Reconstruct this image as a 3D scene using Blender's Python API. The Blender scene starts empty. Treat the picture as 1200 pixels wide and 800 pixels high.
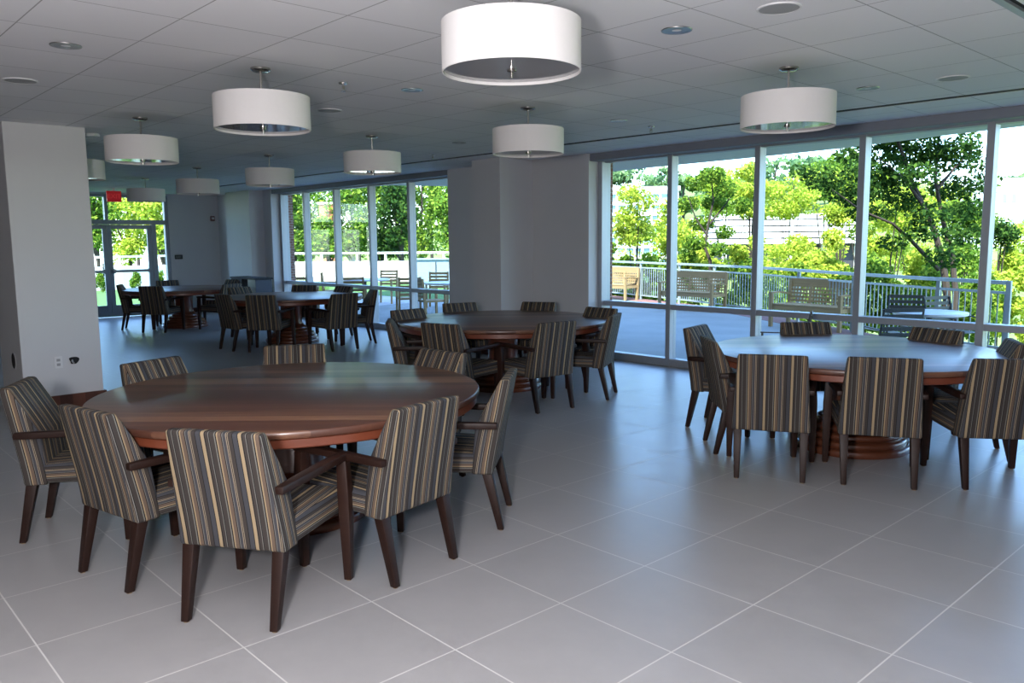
import bpy, bmesh, math, random
from mathutils import Vector, Matrix
R = math.radians
C = bpy.context.scene.collection
random.seed(7)

# ------------------------------------------------------------------ camera numbers
CAM_H = 1.63
FPX = 952.1
YAW, PITCH, ROLL = -0.8257, 0.1235, 0.0093
_cy, _sy, _cp, _sp = math.cos(YAW), math.sin(YAW), math.cos(PITCH), math.sin(PITCH)
FW = Vector((_sy*_cp, _cy*_cp, -_sp))
_r = Vector((_cy, -_sy, 0)); _d = FW.cross(_r)
RT = _r*math.cos(ROLL) + _d*math.sin(ROLL)
DN = _d*math.cos(ROLL) - _r*math.sin(ROLL)
CAM = Vector((0, 0, CAM_H))

def ray(u, v): return FW + RT*((u-600)/FPX) + DN*((v-400)/FPX)
def on_z(u, v, z=0.0):
    d = ray(u, v); return CAM + d*((z-CAM_H)/d.z)
def on_depth(u, v, dep): return CAM + ray(u, v)*dep

# ------------------------------------------------------------------ materials
def srgb(r, g, b):
    f = lambda c: (c/255/12.92 if c/255 <= .04045 else ((c/255+.055)/1.055)**2.4)
    return (f(r), f(g), f(b), 1)

def new_mat(name):
    m = bpy.data.materials.new(name); m.use_nodes = True
    nt = m.node_tree; b = nt.nodes['Principled BSDF']
    return m, nt, b

def N(nt, kind, **kw):
    n = nt.nodes.new(kind)
    for k, v in kw.items(): setattr(n, k, v)
    return n
def L(nt, a, b): nt.links.new(a, b)
def math_node(nt, op, a, b=None, c=None):
    n = N(nt, 'ShaderNodeMath', operation=op)
    for i, x in enumerate((a, b, c)):
        if x is None: continue
        if hasattr(x, 'links'): L(nt, x, n.inputs[i])
        else: n.inputs[i].default_value = x
    return n.outputs[0]

def plain(name, col, rough=.5, metal=0.0, noise=0.0, nscale=8.0, bump=0.0, bscale=200.0, spec=None, emit=None, estr=0):
    m, nt, b = new_mat(name)
    b.inputs['Base Color'].default_value = col
    b.inputs['Roughness'].default_value = rough
    b.inputs['Metallic'].default_value = metal
    if spec is not None: b.inputs['Specular IOR Level'].default_value = spec
    tc = N(nt, 'ShaderNodeTexCoord')
    if noise:
        n = N(nt, 'ShaderNodeTexNoise'); n.inputs['Scale'].default_value = nscale; n.inputs['Detail'].default_value = 5
        L(nt, tc.outputs['Object'], n.inputs['Vector'])
        mix = N(nt, 'ShaderNodeMix', data_type='RGBA')
        mix.inputs[6].default_value = tuple(c*(1-noise) for c in col[:3])+(1,)
        mix.inputs[7].default_value = tuple(min(1, c*(1+noise)) for c in col[:3])+(1,)
        L(nt, n.outputs['Fac'], mix.inputs[0]); L(nt, mix.outputs[2], b.inputs['Base Color'])
    if bump:
        n2 = N(nt, 'ShaderNodeTexNoise'); n2.inputs['Scale'].default_value = bscale
        L(nt, tc.outputs['Object'], n2.inputs['Vector'])
        bp = N(nt, 'ShaderNodeBump'); bp.inputs['Strength'].default_value = bump; bp.inputs['Distance'].default_value = .004
        L(nt, n2.outputs['Fac'], bp.inputs['Height']); L(nt, bp.outputs[0], b.inputs['Normal'])
    if emit:
        b.inputs['Emission Color'].default_value = emit; b.inputs['Emission Strength'].default_value = estr
    return m

def grid_fac(nt, vec, ox, oy, size, width):
    """1 on the joints of a square grid, 0 on the tile; also returns tile id sockets"""
    sep = N(nt, 'ShaderNodeSeparateXYZ'); L(nt, vec, sep.inputs[0])
    outs = []; ids = []
    for ax, o in ((0, ox), (1, oy)):
        t = math_node(nt, 'DIVIDE', math_node(nt, 'SUBTRACT', sep.outputs[ax], o), size)
        ids.append(math_node(nt, 'FLOOR', t))
        fr = math_node(nt, 'FRACT', t)
        d = math_node(nt, 'ABSOLUTE', math_node(nt, 'SUBTRACT', fr, .5))
        outs.append(math_node(nt, 'GREATER_THAN', d, .5-width/size/2))
    return math_node(nt, 'MAXIMUM', outs[0], outs[1]), ids, outs

def tile_floor():
    m, nt, b = new_mat('floor_tile')
    tc = N(nt, 'ShaderNodeTexCoord')
    fac, ids, _ = grid_fac(nt, tc.outputs['Object'], -2.4334, 3.1392, .61, .0065)
    cmb = N(nt, 'ShaderNodeCombineXYZ'); L(nt, ids[0], cmb.inputs[0]); L(nt, ids[1], cmb.inputs[1])
    wn = N(nt, 'ShaderNodeTexWhiteNoise'); L(nt, cmb.outputs[0], wn.inputs[0])
    no = N(nt, 'ShaderNodeTexNoise'); no.inputs['Scale'].default_value = 5; no.inputs['Detail'].default_value = 8; no.inputs['Roughness'].default_value = .65
    L(nt, tc.outputs['Object'], no.inputs['Vector'])
    mix = N(nt, 'ShaderNodeMix', data_type='RGBA')
    mix.inputs[6].default_value = (.29, .285, .285, 1); mix.inputs[7].default_value = (.385, .375, .375, 1)
    s = math_node(nt, 'ADD', math_node(nt, 'MULTIPLY', no.outputs['Fac'], .75), math_node(nt, 'MULTIPLY', wn.outputs['Value'], .25))
    L(nt, s, mix.inputs[0])
    gm = N(nt, 'ShaderNodeMix', data_type='RGBA'); gm.inputs[7].default_value = (.56, .55, .53, 1)
    L(nt, fac, gm.inputs[0]); L(nt, mix.outputs[2], gm.inputs[6]); L(nt, gm.outputs[2], b.inputs['Base Color'])
    rr = math_node(nt, 'ADD', math_node(nt, 'MULTIPLY', fac, .3), math_node(nt, 'ADD', .27, math_node(nt, 'MULTIPLY', no.outputs['Fac'], .12)))
    L(nt, rr, b.inputs['Roughness'])
    b.inputs['Specular IOR Level'].default_value = .8
    bp = N(nt, 'ShaderNodeBump'); bp.inputs['Strength'].default_value = .25; bp.inputs['Distance'].default_value = .002; bp.invert = True
    L(nt, fac, bp.inputs['Height']); L(nt, bp.outputs[0], b.inputs['Normal'])
    return m

def tile_ceiling():
    m, nt, b = new_mat('ceiling_tile')
    tc = N(nt, 'ShaderNodeTexCoord')
    fac, ids, _ = grid_fac(nt, tc.outputs['Object'], -2.49, 1.70, .61, .007)
    no = N(nt, 'ShaderNodeTexNoise'); no.inputs['Scale'].default_value = 130; no.inputs['Detail'].default_value = 3
    L(nt, tc.outputs['Object'], no.inputs['Vector'])
    cmb = N(nt, 'ShaderNodeCombineXYZ'); L(nt, ids[0], cmb.inputs[0]); L(nt, ids[1], cmb.inputs[1])
    wn = N(nt, 'ShaderNodeTexWhiteNoise'); L(nt, cmb.outputs[0], wn.inputs[0])
    gm = N(nt, 'ShaderNodeMix', data_type='RGBA'); gm.inputs[7].default_value = (.40, .40, .41, 1)
    bm_ = N(nt, 'ShaderNodeMix', data_type='RGBA'); bm_.inputs[6].default_value = (.84, .84, .865, 1); bm_.inputs[7].default_value = (.88, .88, .90, 1)
    L(nt, wn.outputs['Value'], bm_.inputs[0]); L(nt, bm_.outputs[2], gm.inputs[6])
    L(nt, fac, gm.inputs[0]); L(nt, gm.outputs[2], b.inputs['Base Color'])
    b.inputs['Roughness'].default_value = .75
    h = math_node(nt, 'SUBTRACT', math_node(nt, 'MULTIPLY', no.outputs['Fac'], .08), fac)
    bp = N(nt, 'ShaderNodeBump'); bp.inputs['Strength'].default_value = .4; bp.inputs['Distance'].default_value = .003
    L(nt, h, bp.inputs['Height']); L(nt, bp.outputs[0], b.inputs['Normal'])
    return m

def wood(name, cols, plank=.115, rough=.3, grain=1.0, coat=0.0, spec=.5):
    m, nt, b = new_mat(name)
    tc = N(nt, 'ShaderNodeTexCoord')
    sep = N(nt, 'ShaderNodeSeparateXYZ'); L(nt, tc.outputs['Object'], sep.inputs[0])
    pid = math_node(nt, 'FLOOR', math_node(nt, 'DIVIDE', sep.outputs[1], plank))
    wn = N(nt, 'ShaderNodeTexWhiteNoise', noise_dimensions='1D'); L(nt, pid, wn.inputs['W'])
    mp = N(nt, 'ShaderNodeMapping'); mp.inputs['Scale'].default_value = (1.6, 26, 26)
    L(nt, tc.outputs['Object'], mp.inputs['Vector'])
    off = N(nt, 'ShaderNodeVectorMath', operation='ADD'); cmb = N(nt, 'ShaderNodeCombineXYZ')
    L(nt, math_node(nt, 'MULTIPLY', wn.outputs['Value'], 17.0), cmb.inputs[0])
    L(nt, mp.outputs[0], off.inputs[0]); L(nt, cmb.outputs[0], off.inputs[1])
    no = N(nt, 'ShaderNodeTexNoise'); no.inputs['Scale'].default_value = 1.0; no.inputs['Detail'].default_value = 6; no.inputs['Distortion'].default_value = .6
    L(nt, off.outputs[0], no.inputs['Vector'])
    s = math_node(nt, 'ADD', math_node(nt, 'MULTIPLY', wn.outputs['Value'], .55), math_node(nt, 'MULTIPLY', no.outputs['Fac'], .45*grain))
    cr = N(nt, 'ShaderNodeValToRGB'); cr.color_ramp.elements[0].position = .12; cr.color_ramp.elements[1].position = .85
    cr.color_ramp.elements[0].color = cols[0]; cr.color_ramp.elements[1].color = cols[2]
    e = cr.color_ramp.elements.new(.5); e.color = cols[1]
    L(nt, s, cr.inputs[0]); L(nt, cr.outputs[0], b.inputs['Base Color'])
    b.inputs['Roughness'].default_value = rough
    b.inputs['Specular IOR Level'].default_value = spec
    b.inputs['Coat Weight'].default_value = coat; b.inputs['Coat Roughness'].default_value = .18
    return m

def stripe_fabric():
    m, nt, b = new_mat('striped_upholstery')
    uv = N(nt, 'ShaderNodeUVMap'); uv.uv_map = 'UVMap'
    sep = N(nt, 'ShaderNodeSeparateXYZ'); L(nt, uv.outputs[0], sep.inputs[0])
    f = math_node(nt, 'FRACT', math_node(nt, 'DIVIDE', math_node(nt, 'ADD', sep.outputs[0], 5.0), .172))
    cr = N(nt, 'ShaderNodeValToRGB'); r = cr.color_ramp; r.interpolation = 'CONSTANT'
    BR = (.046, .039, .035, 1); BK = (.012, .011, .012, 1); CRM = (.31, .235, .14, 1); TN = (.125, .088, .064, 1)
    BL = (.052, .053, .060, 1); GR = (.16, .155, .14, 1); LT = (.26, .21, .15, 1)
    seq = [(0, BR), (.12, GR), (.15, BK), (.18, CRM), (.215, TN), (.31, BK), (.335, GR), (.355, BL), (.43, LT), (.455, BK), (.475, LT), (.495, BR),
           (.60, BK), (.62, BL), (.74, BK), (.76, CRM), (.84, LT), (.855, BK), (.88, BR), (.96, GR), (.98, BK)]
    r.elements[0].position = 0; r.elements[0].color = seq[0][1]
    r.elements[1].position = seq[1][0]; r.elements[1].color = seq[1][1]
    for p, c in seq[2:]:
        e = r.elements.new(p); e.color = c
    L(nt, f, cr.inputs[0]); L(nt, cr.outputs[0], b.inputs['Base Color'])
    b.inputs['Roughness'].default_value = .8; b.inputs['Specular IOR Level'].default_value = .2
    tc = N(nt, 'ShaderNodeTexCoord'); no = N(nt, 'ShaderNodeTexNoise'); no.inputs['Scale'].default_value = 420
    L(nt, tc.outputs['Object'], no.inputs['Vector'])
    bp = N(nt, 'ShaderNodeBump'); bp.inputs['Strength'].default_value = .25; bp.inputs['Distance'].default_value = .002
    L(nt, no.outputs['Fac'], bp.inputs['Height']); L(nt, bp.outputs[0], b.inputs['Normal'])
    return m

def glass_mat():
    m = bpy.data.materials.new('window_glass'); m.use_nodes = True
    nt = m.node_tree; nt.nodes.clear()
    out = N(nt, 'ShaderNodeOutputMaterial'); mx = N(nt, 'ShaderNodeMixShader')
    tr = N(nt, 'ShaderNodeBsdfTransparent'); tr.inputs[0].default_value = (.93, .97, .965, 1)
    gl = N(nt, 'ShaderNodeBsdfGlossy'); gl.inputs['Roughness'].default_value = .01
    fr = N(nt, 'ShaderNodeFresnel'); fr.inputs[0].default_value = 1.35
    L(nt, math_node(nt, 'MULTIPLY', fr.outputs[0], .08), mx.inputs[0]); L(nt, tr.outputs[0], mx.inputs[1]); L(nt, gl.outputs[0], mx.inputs[2]); L(nt, mx.outputs[0], out.inputs[0])
    return m

def leaf_mat(name, dark, mid, light, trans=.45):
    m = bpy.data.materials.new(name); m.use_nodes = True
    nt = m.node_tree; nt.nodes.clear()
    out = N(nt, 'ShaderNodeOutputMaterial'); mx = N(nt, 'ShaderNodeMixShader'); mx.inputs[0].default_value = trans
    g = N(nt, 'ShaderNodeNewGeometry'); cr = N(nt, 'ShaderNodeValToRGB')
    cr.color_ramp.elements[0].color = dark; cr.color_ramp.elements[1].color = light
    e = cr.color_ramp.elements.new(.5); e.color = mid
    L(nt, g.outputs['Random Per Island'], cr.inputs[0])
    d = N(nt, 'ShaderNodeBsdfDiffuse'); t = N(nt, 'ShaderNodeBsdfTranslucent')
    L(nt, cr.outputs[0], d.inputs[0]); L(nt, cr.outputs[0], t.inputs[0])
    L(nt, d.outputs[0], mx.inputs[1]); L(nt, t.outputs[0], mx.inputs[2]); L(nt, mx.outputs[0], out.inputs[0])
    return m

def brick_mat(name, scale=1.0):
    m, nt, b = new_mat(name)
    tc = N(nt, 'ShaderNodeTexCoord'); br = N(nt, 'ShaderNodeTexBrick')
    sep = N(nt, 'ShaderNodeSeparateXYZ'); L(nt, tc.outputs['Object'], sep.inputs[0])
    cmb = N(nt, 'ShaderNodeCombineXYZ'); L(nt, math_node(nt, 'ADD', sep.outputs[0], sep.outputs[1]), cmb.inputs[0]); L(nt, sep.outputs[2], cmb.inputs[1])
    br.inputs['Color1'].default_value = (.18, .075, .05, 1); br.inputs['Color2'].default_value = (.24, .11, .07, 1); br.inputs['Mortar'].default_value = (.35, .32, .29, 1)
    br.inputs['Scale'].default_value = 4.5*scale; br.inputs['Mortar Size'].default_value = .02
    L(nt, cmb.outputs[0], br.inputs['Vector']); L(nt, br.outputs['Color'], b.inputs['Base Color']); b.inputs['Roughness'].default_value = .85
    return m

def ground_mat(name, a, c, scale=1.5, rough=.9):
    return plain(name, tuple((x+y)/2 for x, y in zip(a, c)), rough, noise=.3, nscale=scale)

MT = dict(
    floor=tile_floor(), ceil=tile_ceiling(),
    wall=plain('painted_wall', (.66, .66, .665, 1), .7, noise=.03, nscale=3, bump=.12, bscale=90),
    column=plain('column_paint', (.66, .66, .66, 1), .7, noise=.03, nscale=3, bump=.12, bscale=90),
    base=wood('baseboard_wood', [(.06, .018, .01, 1), (.11, .035, .02, 1), (.15, .05, .028, 1)], rough=.4),
    alu=plain('anodised_aluminium', (.40, .43, .47, 1), .42, .35, noise=.04, nscale=20),
    alud=plain('dark_door_frame', (.30, .33, .37, 1), .45, .3, noise=.04, nscale=20),
    brown=plain('dark_unseen_wall', (.10, .075, .06, 1), .6, noise=.15, nscale=4),  # dark colour for the unseen walls, chosen to lower the bounce light
    valance=plain('grey_blind_box', (.23, .245, .275, 1), .6, noise=.03),
    glass=glass_mat(),
    top=wood('table_veneer', [(.055, .021, .014, 1), (.105, .042, .026, 1), (.27, .135, .075, 1)], .105, .38, coat=.2),
    rim=wood('table_edge', [(.15, .038, .018, 1), (.20, .055, .026, 1), (.26, .075, .036, 1)], .5, .32, coat=.4),
    ped=wood('pedestal_wood', [(.10, .030, .014, 1), (.15, .048, .022, 1), (.20, .068, .032, 1)], .4, .28, coat=.5),
    leg=wood('dark_leg_wood', [(.014, .0055, .0035, 1), (.022, .0085, .0055, 1), (.036, .014, .008, 1)], .6, .5, spec=.3),
    fabric=stripe_fabric(),
    felt=plain('felt_pad', (.30, .22, .14, 1), .9, noise=.1),
    shade=plain('linen_shade', (.80, .78, .76, 1), .8, noise=.02, nscale=60, bump=.1, bscale=300),
    acryl=plain('lamp_diffuser', (.24, .24, .25, 1), .06, spec=.9, noise=.01),
    nickel=plain('brushed_nickel', (.55, .53, .50, 1), .25, 1.0, noise=.03, nscale=30),
    chrome=plain('downlight_reflector', (.42, .41, .40, 1), .34, 1.0, noise=.02),
    grille=plain('speaker_grille', (.36, .36, .365, 1), .6, noise=.05, nscale=300),
    white=plain('white_plastic', (.75, .75, .75, 1), .45, noise=.02),
    black=plain('black_void', (.008, .008, .009, 1), .8, noise=.1),
    darkmet=plain('dark_metal_paint', (.045, .055, .06, 1), .45, .3, noise=.1),
    rail=plain('galvanised_rail', (.34, .40, .43, 1), .45, .3, noise=.05),
    conc=ground_mat('terrace_concrete', (.19, .215, .21, 1), (.245, .265, .265, 1), 1.2, .7),
    patio=ground_mat('patio_concrete', (.32, .33, .34, 1), (.4, .4, .4, 1), .9, .8),
    brickedge=plain('red_brick_edging', (.20, .10, .09, 1), .85, noise=.25, nscale=12),
    lawn=plain('lawn_grass', (.06, .16, .03, 1), .95, noise=.45, nscale=6, bump=.6, bscale=60),
    slope=plain('bank_grass', (.13, .19, .045, 1), .95, noise=.5, nscale=.6, bump=.6, bscale=20),
    teak=wood('weathered_teak', [(.27, .185, .085, 1), (.37, .26, .125, 1), (.46, .335, .17, 1)], .2, .7),
    teakd=wood('brown_teak', [(.07, .045, .025, 1), (.11, .07, .04, 1), (.15, .10, .055, 1)], .2, .65),
    tabletop=plain('pale_stone_top', (.62, .64, .66, 1), .3, noise=.06, nscale=12),
    parapet=plain('white_render', (.80, .76, .74, 1), .85, noise=.03),
    whitemet=plain('white_rail_paint', (.80, .80, .80, 1), .5, noise=.02),
    brick=brick_mat('brick_wall'),
    bandc=plain('garage_concrete', (.72, .69, .67, 1), .85, noise=.05),
    dark=plain('deep_opening', (.035, .035, .04, 1), .9, noise=.1),
    bluegl=plain('curtain_wall_glass', (.16, .30, .36, 1), .15, noise=.2, nscale=.4),
    bwhite=plain('white_facade', (.78, .77, .76, 1), .85, noise=.03),
    soffit=plain('soffit_panel', (.74, .75, .70, 1), .75, noise=.03),
    bark=plain('tree_bark', (.038, .028, .021, 1), .9, noise=.4, nscale=14, bump=.6, bscale=30),
    palebark=plain('pale_bark', (.36, .33, .29, 1), .9, noise=.3, nscale=14),
    leafy=leaf_mat('leaf_yellow_green', (.20, .30, .03, 1), (.40, .50, .06, 1), (.62, .66, .12, 1), .5),
    leafm=leaf_mat('leaf_mid_green', (.05, .12, .02, 1), (.12, .23, .03, 1), (.26, .36, .05, 1), .45),
    leafd=leaf_mat('leaf_shaded_green', (.015, .045, .014, 1), (.035, .085, .02, 1), (.09, .17, .03, 1), .35),  # dark tone puts the shade of backlit foliage into the leaf colour
    leafl=leaf_mat('leaf_sunlit_green', (.04, .10, .015, 1), (.14, .27, .035, 1), (.36, .47, .07, 1), .45),
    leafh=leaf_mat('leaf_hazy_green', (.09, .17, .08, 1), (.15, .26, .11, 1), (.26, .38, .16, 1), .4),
    mulch=plain('brown_mulch', (.12, .06, .035, 1), .95, noise=.4, nscale=10),
    red=plain('exit_red_lens', (.36, .012, .02, 1), .4, noise=.02, emit=(.8, .01, .02, 1), estr=.06),
    redl=plain('exit_letter_red', (.52, .04, .05, 1), .4, noise=.02, emit=(1, .06, .06, 1), estr=.10),
    plaque=plain('dark_plaque', (.03, .03, .035, 1), .5, noise=.02),
    plet=plain('plaque_letters', (.35, .36, .38, 1), .5, noise=.02),
    console=plain('console_laminate', (.035, .035, .04, 1), .75, noise=.06),
    consoleb=plain('console_blue_panel', (.035, .05, .085, 1), .4, noise=.06),
    bluebox=plain('grey_blue_panel', (.22, .32, .42, 1), .6, noise=.04),
    orange=plain('orange_block_colour', (.42, .17, .08, 1), .85, noise=.25, nscale=6),
)

# ------------------------------------------------------------------ mesh helpers
class MB:
    def __init__(s): s.v = []; s.f = []; s.mi = []; s.uv = None
    def quad_box(s, p, mi=0):
        """p: 8 points, bottom four ccw then top four"""
        k = len(s.v); s.v += [tuple(q) for q in p]
        for f in ((3, 2, 1, 0), (4, 5, 6, 7), (0, 1, 5, 4), (1, 2, 6, 5), (2, 3, 7, 6), (3, 0, 4, 7)):
            s.f.append([k+i for i in f]); s.mi.append(mi)
        return s
    def box(s, x0, x1, y0, y1, z0, z1, mi=0):
        return s.quad_box([(x0, y0, z0), (x1, y0, z0), (x1, y1, z0), (x0, y1, z0), (x0, y0, z1), (x1, y0, z1), (x1, y1, z1), (x0, y1, z1)], mi)
    def obox(s, c, ax, hx, hy, z0, z1, mi=0):
        """box centred on c (xy) with its x axis along the angle ax"""
        ca, sa = math.cos(ax), math.sin(ax)
        P = [(c[0]+ca*a-sa*b, c[1]+sa*a+ca*b) for a, b in ((-hx, -hy), (hx, -hy), (hx, hy), (-hx, hy))]
        return s.quad_box([(x, y, z0) for x, y in P]+[(x, y, z1) for x, y in P], mi)
    def bar(s, a, b, w, h, mi=0, up=(0, 0, 1), w2=None, h2=None):
        a, b = Vector(a), Vector(b); d = (b-a).normalized(); u = Vector(up)
        if abs(d.dot(u)) > .98: u = Vector((0, 1, 0))
        x = d.cross(u).normalized(); y = x.cross(d).normalized()
        w2 = w2 or w; h2 = h2 or h
        P = [a-x*w/2-y*h/2, a+x*w/2-y*h/2, a+x*w/2+y*h/2, a-x*w/2+y*h/2, b-x*w2/2-y*h2/2, b+x*w2/2-y*h2/2, b+x*w2/2+y*h2/2, b-x*w2/2+y*h2/2]
        return s.quad_box(P, mi)
    def tube(s, pts, rad, n=8, mi=0, cap=True):
        pts = [Vector(p) for p in pts]
        if not hasattr(rad, '__len__'): rad = [rad]*len(pts)
        rings = []; prev = None
        for i, p in enumerate(pts):
            d = (pts[min(i+1, len(pts)-1)]-pts[max(i-1, 0)]).normalized()
            if prev is None:
                u = Vector((0, 0, 1)) if abs(d.z) < .9 else Vector((1, 0, 0))
                x = d.cross(u).normalized()
            else: x = (prev-d*prev.dot(d)).normalized()
            prev = x; y = d.cross(x)
            k = len(s.v); rings.append(k)
            for j in range(n):
                a = 2*math.pi*j/n
                s.v.append(tuple(p+(x*math.cos(a)+y*math.sin(a))*rad[i]))
        for a, b in zip(rings, rings[1:]):
            for j in range(n):
                s.f.append([a+j, a+(j+1) % n, b+(j+1) % n, b+j]); s.mi.append(mi)
        if cap:
            s.f.append([rings[0]+j for j in range(n)][::-1]); s.mi.append(mi)
            s.f.append([rings[-1]+j for j in range(n)]); s.mi.append(mi)
        return s
    def lathe(s, prof, n=48, c=(0, 0, 0), mi=0, closed=False):
        """prof: (r, z) going up on the outside; r == 0 makes a pole"""
        rings = []
        for r, z in prof:
            k = len(s.v)
            if r < 1e-6: s.v.append((c[0], c[1], c[2]+z)); rings.append((k, 1))
            else:
                for j in range(n):
                    a = 2*math.pi*j/n; s.v.append((c[0]+r*math.cos(a), c[1]+r*math.sin(a), c[2]+z))
                rings.append((k, n))
        pairs = list(zip(rings, rings[1:]))
        if closed: pairs.append((rings[-1], rings[0]))
        for (a, na), (b, nb) in pairs:
            for j in range(n):
                j2 = (j+1) % n
                if na == 1 and nb == 1: continue
                if na == 1: s.f.append([a, b+j2, b+j])
                elif nb == 1: s.f.append([a+j, a+j2, b])
                else: s.f.append([a+j, a+j2, b+j2, b+j])
                s.mi.append(mi)
        return s
    def poly_prism(s, pts, z0, z1, mi=0):
        k = len(s.v); n = len(pts)
        s.v += [(x, y, z0) for x, y in pts]+[(x, y, z1) for x, y in pts]
        s.f.append([k+i for i in range(n)][::-1]); s.mi.append(mi)
        s.f.append([k+n+i for i in range(n)]); s.mi.append(mi)
        for i in range(n):
            j = (i+1) % n; s.f.append([k+i, k+j, k+n+j, k+n+i]); s.mi.append(mi)
        return s
    def build(s, name, mats, parent=None, bevel=0.0, seg=2, smooth=False, uvfn=None, angle=35, fix=True):
        me = bpy.data.meshes.new(name); me.from_pydata(s.v, [], s.f)
        if not isinstance(mats, (list, tuple)): mats = [mats]
        for m in mats: me.materials.append(m)
        if len(mats) > 1: me.polygons.foreach_set('material_index', s.mi)
        if fix or bevel:
            bm = bmesh.new(); bm.from_mesh(me)
            if fix: bmesh.ops.recalc_face_normals(bm, faces=bm.faces)
            if bevel:
                ed = [e for e in bm.edges if len(e.link_faces) == 2 and e.calc_face_angle(0) > R(28)]
                bmesh.ops.bevel(bm, geom=ed, offset=bevel, segments=seg, profile=.5, affect='EDGES', clamp_overlap=True)
            bm.to_mesh(me); bm.free()
        if uvfn:
            ul = me.uv_layers.new(name='UVMap')
            for p in me.polygons:
                for li in p.loop_indices:
                    ul.data[li].uv = uvfn(p.normal, me.vertices[me.loops[li].vertex_index].co)
        if smooth:
            me.polygons.foreach_set('use_smooth', [True]*len(me.polygons))
            me.set_sharp_from_angle(angle=R(angle))
        o = bpy.data.objects.new(name, me); C.objects.link(o)
        if parent: o.parent = parent
        return o

def empty(name, loc=(0, 0, 0), rz=0.0):
    o = bpy.data.objects.new(name, None); C.objects.link(o); o.location = loc; o.rotation_euler = (0, 0, rz)
    o.empty_display_size = .1
    return o
def tag(o, label=None, cat=None, group=None, kind=None):
    if label: o['label'] = label
    if cat: o['category'] = cat
    if group: o['group'] = group
    if kind: o['kind'] = kind
    return o
def struct(o, label=None): return tag(o, label, None, None, 'structure')
KIDS = {}
def dup(root, loc, rz, label=None, group=None):
    def cp(o, par):
        c = o.copy(); C.objects.link(c)
        if par: c.parent = par
        for ch in [x for x in ALL_CHILDREN(o)]: cp(ch, c)
        return c
    r = cp(root, None); r.location = loc; r.rotation_euler = (0, 0, rz)
    if label: r['label'] = label
    if group: r['group'] = group
    return r
def ALL_CHILDREN(o): return [c for c in o.children]

# ------------------------------------------------------------------ room shell
CE = 2.77
XW, XE, YS, YN = -19.4, 3.2, -4.5, 8.27
struct(MB().box(XW-.2, XE+.2, YS-.2, 8.70, -.25, 0).build('floor', MT['floor']), 'pale grey square tiled floor with light grout lines')
struct(MB().box(XW-.2, XE+.2, YS-.2, 8.70, CE, CE+.12).build('ceiling', MT['ceil']), 'white square tiled ceiling with thin joints')
struct(MB().box(XW-.3, XE+.3, YS-.3, 8.80, CE+.14, CE+.9).build('roof', MT['bwhite']), 'floor slab above the dining room')
struct(MB().box(XW-.3, XE+.3, YS-.3, 8.80, CE+.9, 12.5).build('wall_upper_shade', MT['brick']), 'unseen brick upper storeys added to shade the terrace')  # out of view, added tall enough for its shadow to reach the railing
struct(MB().box(XW, XE, YS-.2, YS, 0, CE).build('wall_south', MT['brown']), 'unseen wall behind the viewer, darkened against bounce light')
struct(MB().box(XE, XE+.2, YS-.2, 8.70, 0, CE).build('wall_east', MT['brown']), 'unseen wall at the end of the terrace windows, darkened against bounce light')
# window wall with its piers
W1L, W1R, W2L, W2R = -7.42, 2.4, -16.62, -10.46
w = MB()
w.box(W2R, W1L, YN, 8.62, 0, CE)
w.box(-9.1, -8.5, 7.64, YN, 0, CE)
w.box(XW-.2, W2L, YN, 8.62, 0, CE)
w.box(-18.2, -17.0, 7.95, YN, 0, CE)
w.box(W1R, XE, YN, 8.62, 0, CE)
w.box(W1L, W1R, 8.50, 8.62, 2.70, CE); w.box(W2L, W2R, 8.50, 8.62, 2.70, CE)
struct(w.build('wall_north', MT['wall']), 'pale grey window wall with projecting piers')
be = MB()
for a, b in ((W2R-.03, W1L-.03), (XW-.4, W2L-.03), (W1R, XE+.3)): be.box(a, b, 8.625, 8.80, -.3, CE+.1)
struct(be.build('wall_north_brick', MT['brick']), 'red brick outer face of the window piers')
# door wall
DY0, DY1 = 4.42, 7.09
w = MB().box(XW-.2, XW, YS, DY0, 0, CE).box(XW-.2, XW, DY1, YN, 0, CE).box(XW-.2, XW, DY0, DY1, 2.73, CE)
struct(w.build('wall_west', MT['wall']), 'dim grey wall around the glass double doors')
# free standing column
struct(MB().box(-9.75, -8.85, 1.77, 2.48, 0, CE).build('column', MT['column'], bevel=.004, seg=1), 'plain white square column with a wooden base')
def ring_base(name, x0, x1, y0, y1, t=.022, h=.155):
    m = MB(); e = .0
    m.box(x0-t, x1+t, y0-t, y0-e, 0, h); m.box(x0-t, x1+t, y1+e, y1+t, 0, h)
    m.box(x0-t, x0-e, y0, y1, 0, h); m.box(x1+e, x1+t, y0, y1, 0, h)
    return struct(m.build(name, MT['base']))
ring_base('baseboard_column', -9.75, -8.85, 1.77, 2.48)['label'] = 'dark red wooden base around the white column'
m = MB()
m.box(W2R, -9.1, YN-.02, YN, 0, .11); m.box(-8.5, W1L, YN-.02, YN, 0, .11); m.box(-9.12, -8.48, 7.62, 7.64, 0, .11); m.box(-8.5, -8.48, 7.64, YN-.02, 0, .11); m.box(-9.12, -9.1, 7.64, YN-.02, 0, .11)
m.box(-18.22, -16.98, 7.93, 7.95, 0, .11); m.box(-17.0, W2L, YN-.02, YN, 0, .11); m.box(-17., -16.98, 7.95, YN-.02, 0, .11); m.box(XW+.02, -18.2, YN-.02, YN, 0, .11)
struct(m.build('baseboard_north', MT['base']))
m = MB().box(XW, XW+.02, YS+.02, DY0-.02, 0, .11).box(XW, XW+.02, DY1+.02, YN, 0, .11)
struct(m.build('baseboard_west', MT['base']))
struct(MB().box(XW, XE, YS, YS+.02, 0, .11).build('baseboard_south', MT['base']))
struct(MB().box(XE-.02, XE, YS+.02, YN, 0, .11).build('baseboard_east', MT['base']))

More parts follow.
